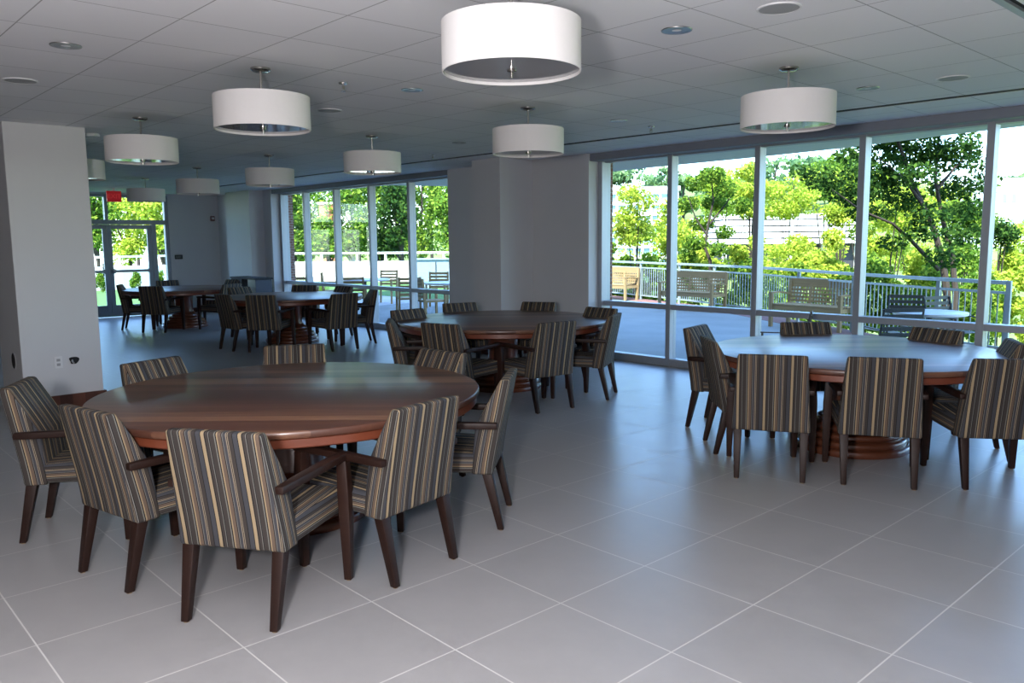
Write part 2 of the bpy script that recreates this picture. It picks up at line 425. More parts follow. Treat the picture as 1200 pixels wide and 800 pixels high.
# ------------------------------------------------------------------ glazing
def glazing(name, x0, x1, mull, label):
    fr = MB(); ya, yb = 8.50, 8.64; t = .035
    fr.box(x0-.03, x0+.07, ya-.04, yb, 0, 2.72); fr.box(x1-.07, x1+.03, ya-.04, yb, 0, 2.72)
    for x in mull: fr.box(x-t, x+t, ya, yb, 0, 2.72)
    edges = [x0+.07]+[q for x in mull for q in (x-t, x+t)]+[x1-.07]
    for a, b in zip(edges[::2], edges[1::2]):
        fr.box(a, b, ya+.01, yb, 0, .10); fr.box(a, b, ya+.01, yb, 2.66, 2.72)
    root = struct(fr.build(name, MT['alu'], bevel=.004, seg=1), label)
    sr = MB(); gl = MB()
    for a, b in zip(edges[::2], edges[1::2]):
        sr.box(a, b, ya+.005, yb, .735, .80)
        gl.box(a, b, 8.575, 8.583, .10, .735); gl.box(a, b, 8.575, 8.583,   .80, 2.66)
    sr.build('sill_rail', MT['alu'], root); gl.build('pane', MT['glass'], root)
    return root
glazing('window_1', W1L, W1R, [-6.27, -5.05, -3.84, -2.64, -1.43, -.21, 1.0], 'tall aluminium window wall facing the terrace benches')
glazing('window_2', W2L, W2R, [-15.62, -14.40, -13.14, -11.88], 'tall aluminium window wall facing the patio and white parapet')
struct(MB().box(W1L-.02, W1R, 8.29, 8.46, 2.675, CE).build('trim_1', MT['valance'], bevel=.004, seg=1), 'grey blind box above the terrace windows')
struct(MB().box(W2L-.02, W2R+.02, 8.29, 8.46, 2.682, CE).build('trim_2', MT['valance'], bevel=.004, seg=1), 'grey blind box above the patio windows')

# doors: frame with transom, two leaves, side lights
fx0, fx1 = XW-.13, XW-.02
fr = MB()
fr.box(fx0, fx1, DY0, DY0+.08, 0, 2.73); fr.box(fx0, fx1, DY1-.08, DY1, 0, 2.73); fr.box(fx0, fx1, DY0+.08, DY1-.08, 2.67, 2.73)
fr.box(fx0, fx1, DY0+.08, DY1-.08, 2.07, 2.17)
fr.box(fx0, fx1, 4.70, 4.79, 0, 2.07); fr.box(fx0, fx1, 6.70, 6.80, 0, 2.07); fr.box(fx0, fx1, 5.72, 5.79, 2.17, 2.67)
fr.box(fx0, fx1, DY0+.08, 4.70, 0, .10); fr.box(fx0, fx1, 6.80, DY1-.08, 0, .10)
door = struct(fr.build('door_1', MT['alud'], bevel=.003, seg=1), 'glass double doors with transom and side lights')
g = MB(); gx0, gx1 = XW-.08, XW-.072
g.box(gx0, gx1, DY0+.08, 5.72, 2.17, 2.67); g.box(gx0, gx1, 5.79, DY1-.08, 2.17, 2.67)
g.box(gx0, gx1, DY0+.08, 4.70, .10, 2.07); g.box(gx0, gx1, 6.80, DY1-.08, .10, 2.07)
g.build('pane', MT['glass'], door)
for ya, yb, hy in ((4.795, 5.742, 5.66), (5.748, 6.695, 5.83)):
    lf = MB(); s = .09
    lf.box(fx0+.03, fx1-.02, ya, ya+s, .02, 2.06); lf.box(fx0+.03, fx1-.02, yb-s, yb, .02, 2.06)
    lf.box(fx0+.03, fx1-.02, ya+s, yb-s, 1.97, 2.06); lf.box(fx0+.03, fx1-.02, ya+s, yb-s, .02, .27)
    leaf = lf.build('door_leaf', MT['alud'], door, bevel=.003, seg=1)
    MB().box(gx0, gx1, ya+s, yb-s, .27, 1.97).build('pane', MT['glass'], leaf)
    pb = MB().bar((fx1+.03, ya+.05, 1.03), (fx1+.03, yb-.05, 1.03), .05, .055)
    pb.box(fx1-.02, fx1+.02, ya+.03, ya+.12, .98, 1.08); pb.box(fx1-.02, fx1+.02, yb-.12, yb-.03, .98, 1.08)
    pb.build('panic_bar', MT['alud'], leaf)
    MB().tube([(fx0+.03, hy, .92), (fx0-.05, hy, .92), (fx0-.05, hy, 1.2), (fx0+.03, hy, 1.2)], .014, 8).build('pull_handle', MT['darkmet'], leaf)

def text_mesh(name, body, size, mat, parent, loc, rot):
    cu = bpy.data.curves.new(name, 'FONT'); cu.body = body; cu.size = size; cu.align_x = 'CENTER'; cu.align_y = 'CENTER'; cu.extrude = .0015
    cu.materials.append(mat)
    t_ = bpy.data.objects.new(name+'_curve', cu); C.objects.link(t_)
    bpy.context.view_layer.update()
    me = bpy.data.meshes.new_from_object(t_.evaluated_get(bpy.context.evaluated_depsgraph_get())); me.name = name
    bpy.data.objects.remove(t_, do_unlink=True); bpy.data.curves.remove(cu)
    o = bpy.data.objects.new(name, me); C.objects.link(o); o.parent = parent; o.location = loc; o.rotation_euler = rot
    return o
ex = MB().box(-.03, .03, -.14, .14, -.11, .11).build('exit_sign', MT['red'], bevel=.008)
ex.location = (-17.9, 5.47, 2.60); tag(ex, 'red exit sign hanging from the ceiling before the glass doors', 'exit sign')
MB().box(-.02, .02, -.02, .02, .105, .1695).build('bracket', MT['white'], ex)
text_mesh('lettering', 'EXIT', .13, MT['redl'], ex, (.031, 0, 0), (R(90), 0, R(90)))
pq = MB().box(0, .012, -.09, .09, -.05, .05).build('door_sign', MT['plaque'], bevel=.003)
pq.location = (XW, 7.27, 1.32); tag(pq, 'small dark wall sign beside the glass doors', 'sign')
text_mesh('lettering', 'EXIT', .06, MT['plet'], pq, (.0125, 0, 0), (R(90), 0, R(90)))
st = MB().box(0, .05, -.05, .05, -.06, .06).build('fire_alarm_strobe', MT['brickedge'], bevel=.01); st.location = (XW, 8.12, 2.22)
tag(st, 'small red alarm box high on the wall beside the far pier', 'alarm'); MB().box(.05, .06, -.03, .03, -.02, .03).build('lens', MT['white'], st)

# outlet plate, cable hole and grommet on the column
op = MB().box(0, .006, -.036, .036, -.058, .058).build('outlet_plate', MT['white'], bevel=.002); op.location = (-8.85, 2.085, .482)
tag(op, 'white electrical outlet plate low on the white column', 'outlet')
sk = MB()
for dz in (-.022, .022): sk.box(.006, .0075, -.016, .016, dz-.013, dz+.013)
sk.build('socket', MT['grille'], op)
hp = [(.043*(1+.22*math.sin(3*a+.6))*math.cos(a), .043*(1+.2*math.cos(2*a))*math.sin(a)) for a in [2*math.pi*i/20 for i in range(20)]]
ch = MB(); k0 = len(ch.v)
ch.v += [(.002, y, z) for y, z in hp]+[(.0005, y, z) for y, z in hp]; n_ = len(hp)
ch.f.append(list(range(n_))); ch.mi.append(0)
for i in range(n_): ch.f.append([i, (i+1) % n_, n_+(i+1) % n_, n_+i]); ch.mi.append(0)
ch = ch.build('cable_hole', MT['black']); ch.location = (-8.85, 2.225, .487)
tag(ch, 'ragged black cable hole cut in the white column beside the outlet', 'cable hole')
MB().tube([(.003, -.015, .005), (.02, -.02, -.005), (.024, -.012, -.02), (.006, -.004, -.026)], .008, 8).build('cable_end', MT['grille'], ch)
gr = MB().lathe([(0, 0), (.075, 0), (.08, .004), (.075, .010), (.05, .008), (0, .008)], 28).build('round_grommet', MT['black']); gr.location = (-9.15, 1.77, .50); gr.rotation_euler = (R(90), 0, 0)
tag(gr, 'round black grommet on the shaded side of the white column', 'grommet')
MB().lathe([(.078, .001), (.084, .001), (.084, .008), (.078, .010)], 28, closed=True).build('rim', MT['grille'], gr)

# ------------------------------------------------------------------ ceiling fittings
def pendant(loc, label):
    root = empty('drum_pendant_lamp', (loc[0], loc[1], CE))
    tag(root, label, 'pendant lamp', 'white drum pendant lamps in rows under the ceiling')
    zt, zb, r = 2.587-CE, 2.373-CE, .31
    MB().lathe([(0, 0), (.064, 0), (.064, -.012), (.05, -.022), (0, -.024)], 28).build('canopy', MT['nickel'], root, smooth=True)
    MB().tube([(0, 0, -.02), (0, 0, zb+.03)], .008, 10).build('stem', MT['nickel'], root, smooth=True)
    sh = MB().lathe([(r, zb), (r, zt), (r-.005, zt), (r-.005, zb)], 64, closed=True).build('lamp_shade', MT['shade'], root, smooth=True)
    sp = MB()
    for k in range(3):
        a = 2*math.pi*k/3; sp.bar((0, 0, zt-.02), (math.cos(a)*(r-.006), math.sin(a)*(r-.006), zt-.02), .006, .006)
    sp.build('spider', MT['nickel'], sh)
    df = MB().lathe([(0, zb+.014), (r-.006, zb+.014), (r-.006, zb+.020), (0, zb+.020)], 64).build('diffuser', MT['acryl'], root, smooth=True)
    MB().lathe([(0, zb-.024), (.006, zb-.024), (.007, zb+.0), (.022, zb+.004), (.022, zb+.013), (0, zb+.013)], 18).build('finial', MT['nickel'], df, smooth=True)
    return root
PEND = [(-2.745, 2.545, 'big bright drum pendant lamp closest to the viewer above the reddish table'),
        (-5.176, 2.544, 'drum pendant lamp in the doorside row, next behind the big bright one'),
        (-2.886, 5.228, 'drum pendant lamp with yellow green reflection, by the terrace windows'),
        (-5.196, 5.006, 'drum pendant lamp hanging in front of the white pier'),
        (-7.86, 2.672, 'drum pendant lamp just beside the white column top'),
        (-7.637, 5.006, 'drum pendant lamp next past the pier one, before the patio windows'),
        (-10.122, 5.041, 'drum pendant lamp hanging before the start of the patio windows'),
        (-12.414, 5.004, 'dim drum pendant lamp hanging before the far grey wall'),
        (-15.0, 5.12, 'darkest drum pendant lamp hanging before the glass door transom'),
        (-10.362, 2.768, 'drum pendant lamp half hidden behind the white column')]
p0 = pendant(PEND[0], PEND[0][2])
for x, y, lb in PEND[1:]: dup(p0, (x, y, CE), 0, lb)

def dn(u, v): return on_z(u, v, CE)
def downlight(p, label):
    root = empty('recessed_downlight', (p[0], p[1], CE)); tag(root, label, 'downlight', 'recessed round downlights in the ceiling')
    MB().lathe([(.062, -.001), (.085, -.001), (.083, -.006), (.064, -.005)], 36, closed=True).build('trim_ring', MT['chrome'], root, smooth=True)
    rf = MB().lathe([(.063, -.004), (.05, -.0035), (.03, -.002), (0, -.0015)], 36).build('reflector', MT['chrome'], root, smooth=True)
    MB().lathe([(0, -.006), (.022, -.005), (.026, -.0038)], 20).build('lamp', MT['white'], rf, smooth=True)
    return root
DL = [((77, 53), 'recessed downlight above the white column side of the room'), ((793, 35), 'recessed downlight beside the big bright pendant lamp'),
      ((483, 105), 'recessed downlight between the big pendant and the sprinkler'), ((1017, 103), 'recessed downlight between the terrace side pendant and a speaker'),
      ((725, 141), 'recessed downlight near the ceiling slot before the terrace windows'), ((538, 167), 'small recessed downlight near the ceiling slot before the pier')]
d0 = downlight(dn(*DL[0][0]), DL[0][1])
for uv_, lb in DL[1:]:
    q = dn(*uv_); dup(d0, (q.x, q.y, CE), 0, lb)
def speaker(p, label):
    root = empty('ceiling_speaker', (p[0], p[1], CE)); tag(root, label, 'speaker', 'round flush ceiling speakers')
    MB().lathe([(.098, -.001), (.110, -.001), (.108, -.007), (.098, -.008)], 36, closed=True).build('rim', MT['white'], root, smooth=True)
    MB().lathe([(0, -.009), (.05, -.0085), (.098, -.006)], 36).build('grille', MT['grille'], root, smooth=True)
    return root
SP = [((913, 9), 'round ceiling speaker at the top between pendant and linear diffuser'), ((24, 94), 'round ceiling speaker above the white column'),
      ((386, 129), 'round ceiling speaker between two pendant lamps and the sprinkler'), ((1117, 91), 'round ceiling speaker near the terrace window blind box')]
s0 = speaker(dn(*SP[0][0]), SP[0][1])
for uv_, lb in SP[1:]:
    q = dn(*uv_); dup(s0, (q.x, q.y, CE), 0, lb)
def sprinkler(p, label):
    root = empty('sprinkler_head', (p[0], p[1], CE)); tag(root, label, 'sprinkler', 'chrome sprinkler heads')
    MB().lathe([(0, 0), (.034, 0), (.030, -.010), (.012, -.014), (0, -.014)], 24).build('escutcheon', MT['nickel'], root, smooth=True)
    hd = MB().lathe([(.008, -.014), (.009, -.04), (.004, -.044), (0, -.044)], 14)
    hd.bar((-.014, 0, -.03), (-.010, 0, -.06), .004, .004); hd.bar((.014, 0, -.03), (.010, 0, -.06), .004, .004)
    hd.lathe([(0, -.058), (.018, -.058), (.018, -.061), (0, -.061)], 16)
    hd.build('sprinkler_body', MT['nickel'], root, smooth=True)
    return root
k0 = sprinkler(dn(402, 97), 'chrome sprinkler head beside the second pendant lamp')
for uv_, lb in (((763, 148), 'chrome sprinkler head close to the slot before the terrace windows'), ((507, 181), 'tiny sprinkler head close to the slot before the pier')):
    q = dn(*uv_); dup(k0, (q.x, q.y, CE), 0, lb)
q = dn(119, 154)
sn = MB().box(-.10, .10, -.05, .05, -.03, 0).build('ceiling_sensor', MT['white'], bevel=.006); sn.location = (q.x-.25, q.y-.06, CE); sn.rotation_euler = (0, 0, R(45))
tag(sn, 'small white ceiling sensor beside the top of the white column', 'sensor'); MB().box(-.07, .07, -.02, .02, -.034, -.03).build('lens', MT['grille'], sn)
# linear air slot along the windows
a, b = Vector((-17.2, 6.93, CE)), Vector((-1.0, 7.42, CE)); dd = (b-a).normalized(); nn = Vector((-dd.y, dd.x, 0))
sl = MB().bar(a-Vector((0, 0, .0015)), b-Vector((0, 0, .0015)), .075, .003).build('slot_diffuser', MT['black'])
tag(sl, 'long thin dark air slot in the ceiling along the window wall', 'air slot')
for s_ in (1,):
    MB().bar(a+nn*s_*.048-Vector((0, 0, .003)), b+nn*s_*.048-Vector((0, 0, .003)), .020, .006).build('slot_flange', MT['white'], sl)
# big linear diffuser at the top right
ld = empty('linear_diffuser', (-1.13, 4.4, CE)); tag(ld, 'slatted metal air diffuser at the ceiling corner over the window side table', 'air diffuser')
MB().box(-.27, .27, -1.6, 1.6, -.002, 0).build('backing', MT['black'], ld)
f_ = MB()
for x in (-.27, .27): f_.box(x-.02, x+.02, -1.62, 1.62, -.018, -.002)
for y in (-1.6, -.4, .5, 1.6): f_.box(-.25, .25, y-.012, y+.012, -.02, -.003)
f_.build('diffuser_frame', MT['alu'], ld)
for x in (-.20, -.12, -.04, .04, .12, .20):
    MB().box(x-.012, x+.012, -1.6, 1.6, -.016, -.003).build('slat', MT['white'], ld)

# ------------------------------------------------------------------ tables
GRAIN = R(47)
TAB = {'T1': (-4.40, 2.27, 1.115), 'T2': (-6.72, 6.06, 1.165), 'T3': (-2.80, 6.21, 1.085), 'T4': (-12.38, 6.44, 1.17), 'T5': (-16.2, 6.12, 1.12)}
TLAB = {'T1': 'reddish round dining table in front of the white column', 'T2': 'round dining table in front of the pier between the windows',
        'T3': 'round dining table by the terrace windows with shining blue top', 'T4': 'dark round dining table beside the patio windows',
        'T5': 'small looking dark round dining table beside the glass doors'}
def make_table(key):
    x, y, r = TAB[key]
    root = empty('round_dining_table', (x, y, 0), GRAIN); tag(root, TLAB[key], 'dining table', 'round wooden pedestal dining tables')
    MB().lathe([(0, .720), (r-.02, .720), (r-.004, .724), (r, .732), (r, .752), (r-.004, .758), (r-.010, .760), (0, .760)], 128).build('tabletop', MT['top'], root, smooth=True, angle=40)
    MB().lathe([(r-.10, .672), (r-.022, .672), (r-.016, .678), (r-.016, .716), (r-.022, .7195), (r-.10, .7195)], 128, closed=True).build('apron', MT['rim'], root, smooth=True, angle=40)
    MB().lathe([(0, .715), (.42, .715), (.42, .690), (.30, .66), (.19, .61), (.172, .58), (.165, .36), (.172, .30), (0, .30)][::-1], 48).build('pedestal', MT['ped'], root, smooth=True, angle=50)
    pr = [(0, 0), (.425, 0), (.432, .012), (.432, .040), (.424, .052), (.392, .056), (.404, .070), (.404, .094), (.392, .106), (.352, .110), (.364, .124), (.364, .146), (.352, .158), (.30, .162),
          (.312, .176), (.312, .196), (.300, .208), (.245, .214), (.256, .228), (.25, .246), (.205, .262), (.18, .3005), (0, .3005)]
    MB().lathe(pr, 72).build('pedestal_base', MT['ped'], root, smooth=True, angle=50)
    return root
for k in TAB: make_table(k)

# ------------------------------------------------------------------ chairs
def back_profile(z):
    """rear and front y of the backrest at height z"""
    t = (z-.33)/(.865-.33)
    rear = -.285-.030*math.sin(t*math.pi*.5)-.070*t**1.5
    if z < .60: front = rear+.120+.022*(z-.33)/.27
    else:
        q = (z-.60)/.265; front = rear+.142-.090*q**1.1
    return rear, front
def make_chair(label, group):
    root = empty('upholstered_armchair'); tag(root, label, 'armchair', group)
    m = MB(); zs = [.33, .40, .47, .54, .60, .66, .72, .78, .83, .865]; k = 0
    for z in zs:
        rear, front = back_profile(z); hw = .256-.034*(z-.33)/.535
        m.v += [(-hw, rear, z), (hw, rear, z), (hw, front, z), (-hw, front, z)]
    for i in range(len(zs)-1):
        a, b = 4*i, 4*i+4
        for j in range(4): m.f.append([a+j, a+(j+1) % 4, b+(j+1) % 4, b+j]); m.mi.append(0)
    m.f.append([3, 2, 1, 0]); m.mi.append(0); e = 4*(len(zs)-1); m.f.append([e, e+1, e+2, e+3]); m.mi.append(0)
    def buv(n, c):
        if abs(n.x) > .62: return (.3+(c.y-back_profile(c.z)[0])*(1.0)+.02, c.z)
        return (c.x, c.z)
    m.build('backrest', MT['fabric'], root, bevel=.014, seg=3, smooth=True, uvfn=buv, angle=40)
    P = [(-.250, -.19, .335), (.250, -.19, .335), (.262, .275, .335), (-.262, .275, .335), (-.250, -.19, .445), (.250, -.19, .445), (.262, .262, .462), (-.262, .262, .462)]
    MB().quad_box(P).build('seat', MT['fabric'], root, bevel=.02, seg=3, smooth=True, angle=40, uvfn=lambda n, c: ((c.z*1.3+.05, c.y) if abs(n.x) > .62 else (c.x*1.02, c.y)))
    for s in (-1, 1):
        # rear leg, raked back and tapering
        b = (s*.213, -.325, .005)
        def sq(c, w, d): return [(c[0]-w, c[1]-d, c[2]), (c[0]+w, c[1]-d, c[2]), (c[0]+w, c[1]+d, c[2]), (c[0]-w, c[1]+d, c[2])]
        lg = MB().quad_box(sq(b, .0175, .0175)+sq((s*.216, -.252, .334), .028, .028)).build('leg', MT['leg'], root, bevel=.004, seg=2, smooth=True)
        MB().lathe([(0, 0), (.0125, 0), (.0125, .0048), (0, .0048)], 12, c=(b[0], b[1], 0)).build('felt_glide', MT['felt'], lg)
        # front leg runs up to carry the arm
        q = MB(); k = 0
        lv = [((s*.292, .235, .005), .018, .018), ((s*.290, .235, .30), .027, .027), ((s*.288, .235, .44), .029, .030), ((s*.284, .232, .60), .024, .027)]
        for c, w_, d_ in lv: q.v += sq(c, w_, d_)
        for i in range(len(lv)-1):
            for j in range(4): q.f.append([4*i+j, 4*i+(j+1) % 4, 4*i+4+(j+1) % 4, 4*i+4+j]); q.mi.append(0)
        q.f.append([3, 2, 1, 0]); q.mi.append(0); q.f.append([12, 13, 14, 15]); q.mi.append(0)
        lg = q.build('leg', MT['leg'], root, bevel=.004, seg=2, smooth=True)
        MB().lathe([(0, 0), (.0125, 0), (.0125, .0048), (0, .0048)], 12, c=(s*.292, .235, 0)).build('felt_glide', MT['felt'], lg)
        A = MB(); zz = .6005
        lv = [(.27, .284, .026, 0.0, .034), (.10, .274, .029, .0, .036), (-.20, .257, .024, -.006, .036), (-.315, .254, .020, -.006, .034)]
        for y, x, hw, dz, h in lv:
            A.v += [(s*x-hw, y, zz+dz), (s*x+hw, y, zz+dz), (s*x+hw, y, zz+dz+h), (s*x-hw, y, zz+dz+h)]
        for i in range(3):
            for j in range(4): A.f.append([4*i+j, 4*i+(j+1) % 4, 4*i+4+(j+1) % 4, 4*i+4+j]); A.mi.append(0)
        A.f.append([3, 2, 1, 0]); A.mi.append(0); A.f.append([12, 13, 14, 15]); A.mi.append(0)
        A.build('armrest', MT['leg'], root, bevel=.006, seg=2, smooth=True)
    return root

CH = []   # (table, foot-mid x, y, forward angle in degrees or None, label)
def feet(t, a, b, label, flip=False, turn=0):
    A, B = on_z(*a), on_z(*b); m_ = (A+B)/2; d = B-A; f = math.degrees(math.atan2(d.x, -d.y))
    if flip: f += 180
    CH.append((t, m_.x, m_.y, f+turn, label))
def polar(t, ang, rad, label, turn=0.0):
    x, y, r = TAB[t]; a = R(ang)
    CH.append((t, x+rad*math.cos(a), y+rad*math.sin(a), ang+180+turn, label))
def top_at(t, u, v, label, turn=0.0, z=.85):
    p = on_z(u, v, z); x, y, r = TAB[t]; a = math.atan2(p.y-y, p.x-x); rad = math.hypot(p.x-x, p.y-y)-.04
    CH.append((t, x+rad*math.cos(a), y+rad*math.sin(a), math.degrees(a)+180+turn, label))

feet('T1', (218, 728), (323, 740), 'striped armchair with its back to the viewer, nearest the camera at the reddish table')
feet('T1', (464, 688), (531, 655), 'striped armchair seen from behind at the right front of the reddish table')
feet('T1', (96, 670), (153, 695), 'striped armchair between the two outer ones on the left front of the reddish table')
feet('T1', (28, 636), (57, 607), 'striped armchair nearest the white column, cut by the left picture edge', flip=True)
feet('T1', (587, 621), (597, 592), 'striped armchair seen from the side at the right end of the reddish table')
top_at('T1', 520, 413, 'striped armchair behind the right back rim of the reddish table, only its top showing')
top_at('T1', 345, 406, 'striped armchair behind the middle of the reddish table, flat top strip showing')
top_at('T1', 176, 424, 'striped armchair behind the reddish table nearest the white column, tilted top showing')
feet('T2', (629, 485), (672, 478), 'striped armchair seen from behind at the right front of the pier table')
feet('T2', (712, 469), (722, 460), 'striped armchair seen from the side at the right end of the pier table')
top_at('T2', 707, 362, 'striped armchair behind the right back rim of the pier table, close to the window jamb', turn=36)
top_at('T2', 632, 355, 'striped armchair top strip behind the pier table, in front of the brighter wall')
top_at('T2', 538, 356, 'striped armchair top strip behind the pier table, in front of the darker pier face')
top_at('T2', 475, 364, 'striped armchair behind the left rim of the pier table, before the patio windows', turn=-39)
top_at('T2', 456, 377, 'striped armchair seen from the side at the left end of the pier table', turn=-40)
top_at('T2', 516, 381, 'striped armchair seen from behind at the left front of the pier table', turn=-12)
feet('T3', (863, 560), (940, 566), 'striped armchair with square back, left one of two before the blue topped table')
feet('T3', (989, 568), (1070, 574), 'striped armchair with square back, right one of two before the blue topped table')
feet('T3', (1132, 574), (1214, 577), 'striped armchair cut by the right picture edge at the blue topped table')
feet('T3', (826, 516), (838.75, 532.5), 'striped armchair seen from the side, second from the glass at the blue topped table end')
feet('T3', (806, 500), (827, 490), 'striped armchair closest to the window mullion at the end of the blue topped table', flip=True)
top_at('T3', 943, 379, 'striped armchair top strip behind the blue topped table, before the wooden bench')
top_at('T3', 1100, 387, 'striped armchair top strip behind the blue topped table, before the corner of the railing')
top_at('T3', 1192, 402, 'striped armchair behind the right back rim of the blue topped table, mostly out of frame')
TA = TAB['T4']
feet('T4', (258, 409), (274, 412), 'dark armchair at the end of the patio window table facing the doors side')
polar('T4', -45, 1.42, 'dark armchair with its back to the viewer in the middle of the patio window table')
feet('T4', (391, 412), (418.5, 409), 'dark armchair seen from behind at the right front of the patio window table')
feet('T4', (434.5, 399), (440.5, 402.5), 'dark armchair in side view before the patio glass, right end of its table', flip=True)
top_at('T4', 404, 336, 'dark armchair facing the viewer behind the right rim of the patio window table')
top_at('T4', 357, 335, 'dark armchair top strip behind the patio window table, before the outdoor chair')
polar('T4', 192, 1.34, 'dark armchair behind the left rim of the patio window table, before the console')
feet('T5', (142.5, 387.5), (148.5, 384), 'dark armchair seen from the side in front of the glass doors', flip=True)
feet('T5', (168, 390), (193.5, 390), 'dark armchair with its back to the viewer before the far door table')
polar('T5', 172, 1.36, 'dark armchair top behind the far table, against the glass door edge')
polar('T5', 112, 1.36, 'dark armchair top behind the far table, against the grey wall')
polar('T5', 20, 1.30, 'dark armchair at the patio side of the far door table, before the console')
proto = None
GROUPS = {'T1': 'armchairs around the reddish table', 'T2': 'armchairs around the pier table', 'T3': 'armchairs around the terrace window table', 'T4': 'armchairs around the patio window table', 'T5': 'armchairs around the far door table'}
for t, x, y, fa, lb in CH:
    f = R(fa); loc = (x+math.cos(f)*.325, y+math.sin(f)*.325, 0); rz = f-math.pi/2
    if proto is None:
        proto = make_chair(lb, GROUPS[t]); proto.location = loc; proto.rotation_euler = (0, 0, rz)
    else: dup(proto, loc, rz, lb, GROUPS[t])

# console against the far pier
cn = empty('console_cabinet', (-16.35, 7.62, 0)); tag(cn, 'dark console with an open bay standing by the far pier', 'console')
MB().box(-.62, .58, -.20, .20, .88, .92).build('console_top', MT['console'], cn, bevel=.005)
MB().box(-.60, -.08, -.18, .18, .50, .88).build('cupboard', MT['console'], cn, bevel=.004)
MB().box(.20, .56, -.18, .18, 0, .88).build('end_panel', MT['consoleb'], cn, bevel=.004)
MB().box(-.60, -.52, -.18, .18, 0, .50).build('leg', MT['console'], cn)

# ------------------------------------------------------------------ outside: ground
RAILP = [(-18.8, 19.25), (-15.75, 18.4), (-12.37, 17.25), (-9.46, 15.98), (-6.35, 13.95), (-4.6, 12.93), (-3.52, 12.42)]
RZ = 1.0
def offset(P, d):
    out = []
    for i, p in enumerate(P):
        a = P[max(i-1, 0)]; b = P[min(i+1, len(P)-1)]; dx, dy = b[0]-a[0], b[1]-a[1]; l_ = math.hypot(dx, dy)
        out.append((p[0]-dy/l_*d, p[1]+dx/l_*d))
    return out
edge = offset(RAILP, .18); inner = offset(RAILP, -.45)
struct(MB().poly_prism([(-17.5, 8.8), (4.0, 8.8), (4.0, 9.6), (-3.3, 11.9)]+inner[::-1][0:], -.3, -.02).build('terrace_floor', MT['conc']), 'blue grey concrete terrace floor outside')
struct(MB().poly_prism(inner+edge[::-1], -.3, -.015).build('terrace_edging', MT['brickedge']), 'red brick edging along the terrace railing')
struct(MB().box(-24.5, -10.0, 8.8, 14.2, -.3, -.04).build('patio_floor', MT['patio']), 'grey concrete patio outside')
lw = MB().poly_prism([(-50, -12), (-19.75, -12), (-19.75, 8.8), (-24.5, 8.8), (-24.5, 14.2), (-17.6, 14.2), (-17.6, 26), (-26, 40), (-50, 40)], -.4, -.06)
tag(lw.build('lawn', MT['lawn']), 'green lawn between the patio and the white parapet', 'lawn', kind='structure')
# falling bank and hillside beyond the terrace
gm = MB(); nx, ny = 60, 46
def terrain(x, y):
    t = (x*-.44+y*.9)   # distance out from the terrace, roughly
    e = max(0, t-18.5)
    z = -3.2-1.6*min(1, e/12)
    if e > 30: z += (e-30)*.02
    if e > 60: z += (e-60)*.16
    return z+.35*math.sin(x*.7)*math.cos(y*.55)
for j in range(ny):
    for i in range(nx):
        x = -110+150*i/(nx-1); y = 12.0+140*(j/(ny-1))**1.7
        gm.v.append((x, y, terrain(x, y)))
for j in range(ny-1):
    for i in range(nx-1):
        if gm.v[j*nx+i][0] < -20 and gm.v[j*nx+i][1] < 42: continue
        gm.f.append([j*nx+i, j*nx+i+1, (j+1)*nx+i+1, (j+1)*nx+i]); gm.mi.append(0)
struct(gm.build('terrain', MT['slope'], smooth=True), 'bright green bank and hillside beyond the terrace')
# soffit over the terrace
struct(MB().poly_prism([(-20, 8.8), (4.2, 8.8), (4.2, 9.2), (-1.0, 9.6), (-3.7, 10.15), (-5.06, 10.5), (-6.4, 10.65), (-7.9, 10.72), (-9.3, 10.85), (-13.65, 10.85), (-14.0, 10.1), (-14.3, 9.4), (-15.2, 8.95)], 2.78, 3.67).build('soffit', MT['soffit']), 'pale underside of the roof overhang outside')

# ------------------------------------------------------------------ railing
rl = empty('terrace_railing', (0, 0, 0)); tag(rl, 'galvanised metal railing with thin pickets along the terrace', 'railing')
pts = [Vector((x, y, RZ)) for x, y in RAILP]
hr = MB()
for a, b in zip(pts, pts[1:]): hr.bar(a, b, .075, .05)
hr.build('handrail', MT['rail'], rl)
lo = MB()
for a, b in zip(pts, pts[1:]):
    for z in (.10, .86): lo.bar((a.x, a.y, z), (b.x, b.y, z), .025, .035)
lo.build('picket_rail', MT['rail'], rl)
slots = []
for a, b in zip(pts, pts[1:]):
    n = int((b-a).length/.10)
    slots += [a.lerp(b, (i+.5)/n) for i in range(n)]
slots.sort(key=lambda p: p.x*p.x+p.y*p.y)
first = None
for p in slots[:100]:
    if first is None: first = MB().box(-.007, .007, -.007, .007, .10, .86).build('picket', MT['rail'], rl)
    q = first if first.location.length == 0 else first.copy()
    if q is not first: C.objects.link(q); q.parent = rl
    q.location = (p.x, p.y, 0)
pk = MB()
for p in slots[100:]: pk.box(p.x-.007, p.x+.007, p.y-.007, p.y+.007, .10, .86)
tag(pk.build('pickets', MT['rail'], rl), kind='stuff')
for a, b in zip(pts, pts[1:]):
    n = max(1, round((b-a).length/1.6))
    for i in range(n):
        p = a.lerp(b, i/n); MB().box(p.x-.025, p.x+.025, p.y-.025, p.y+.025, -.015, RZ-.02).build('post', MT['rail'], rl)
p = pts[-1]; MB().box(p.x-.03, p.x+.03, p.y-.03, p.y+.03, -.015, RZ+.025).build('post', MT['rail'], rl)

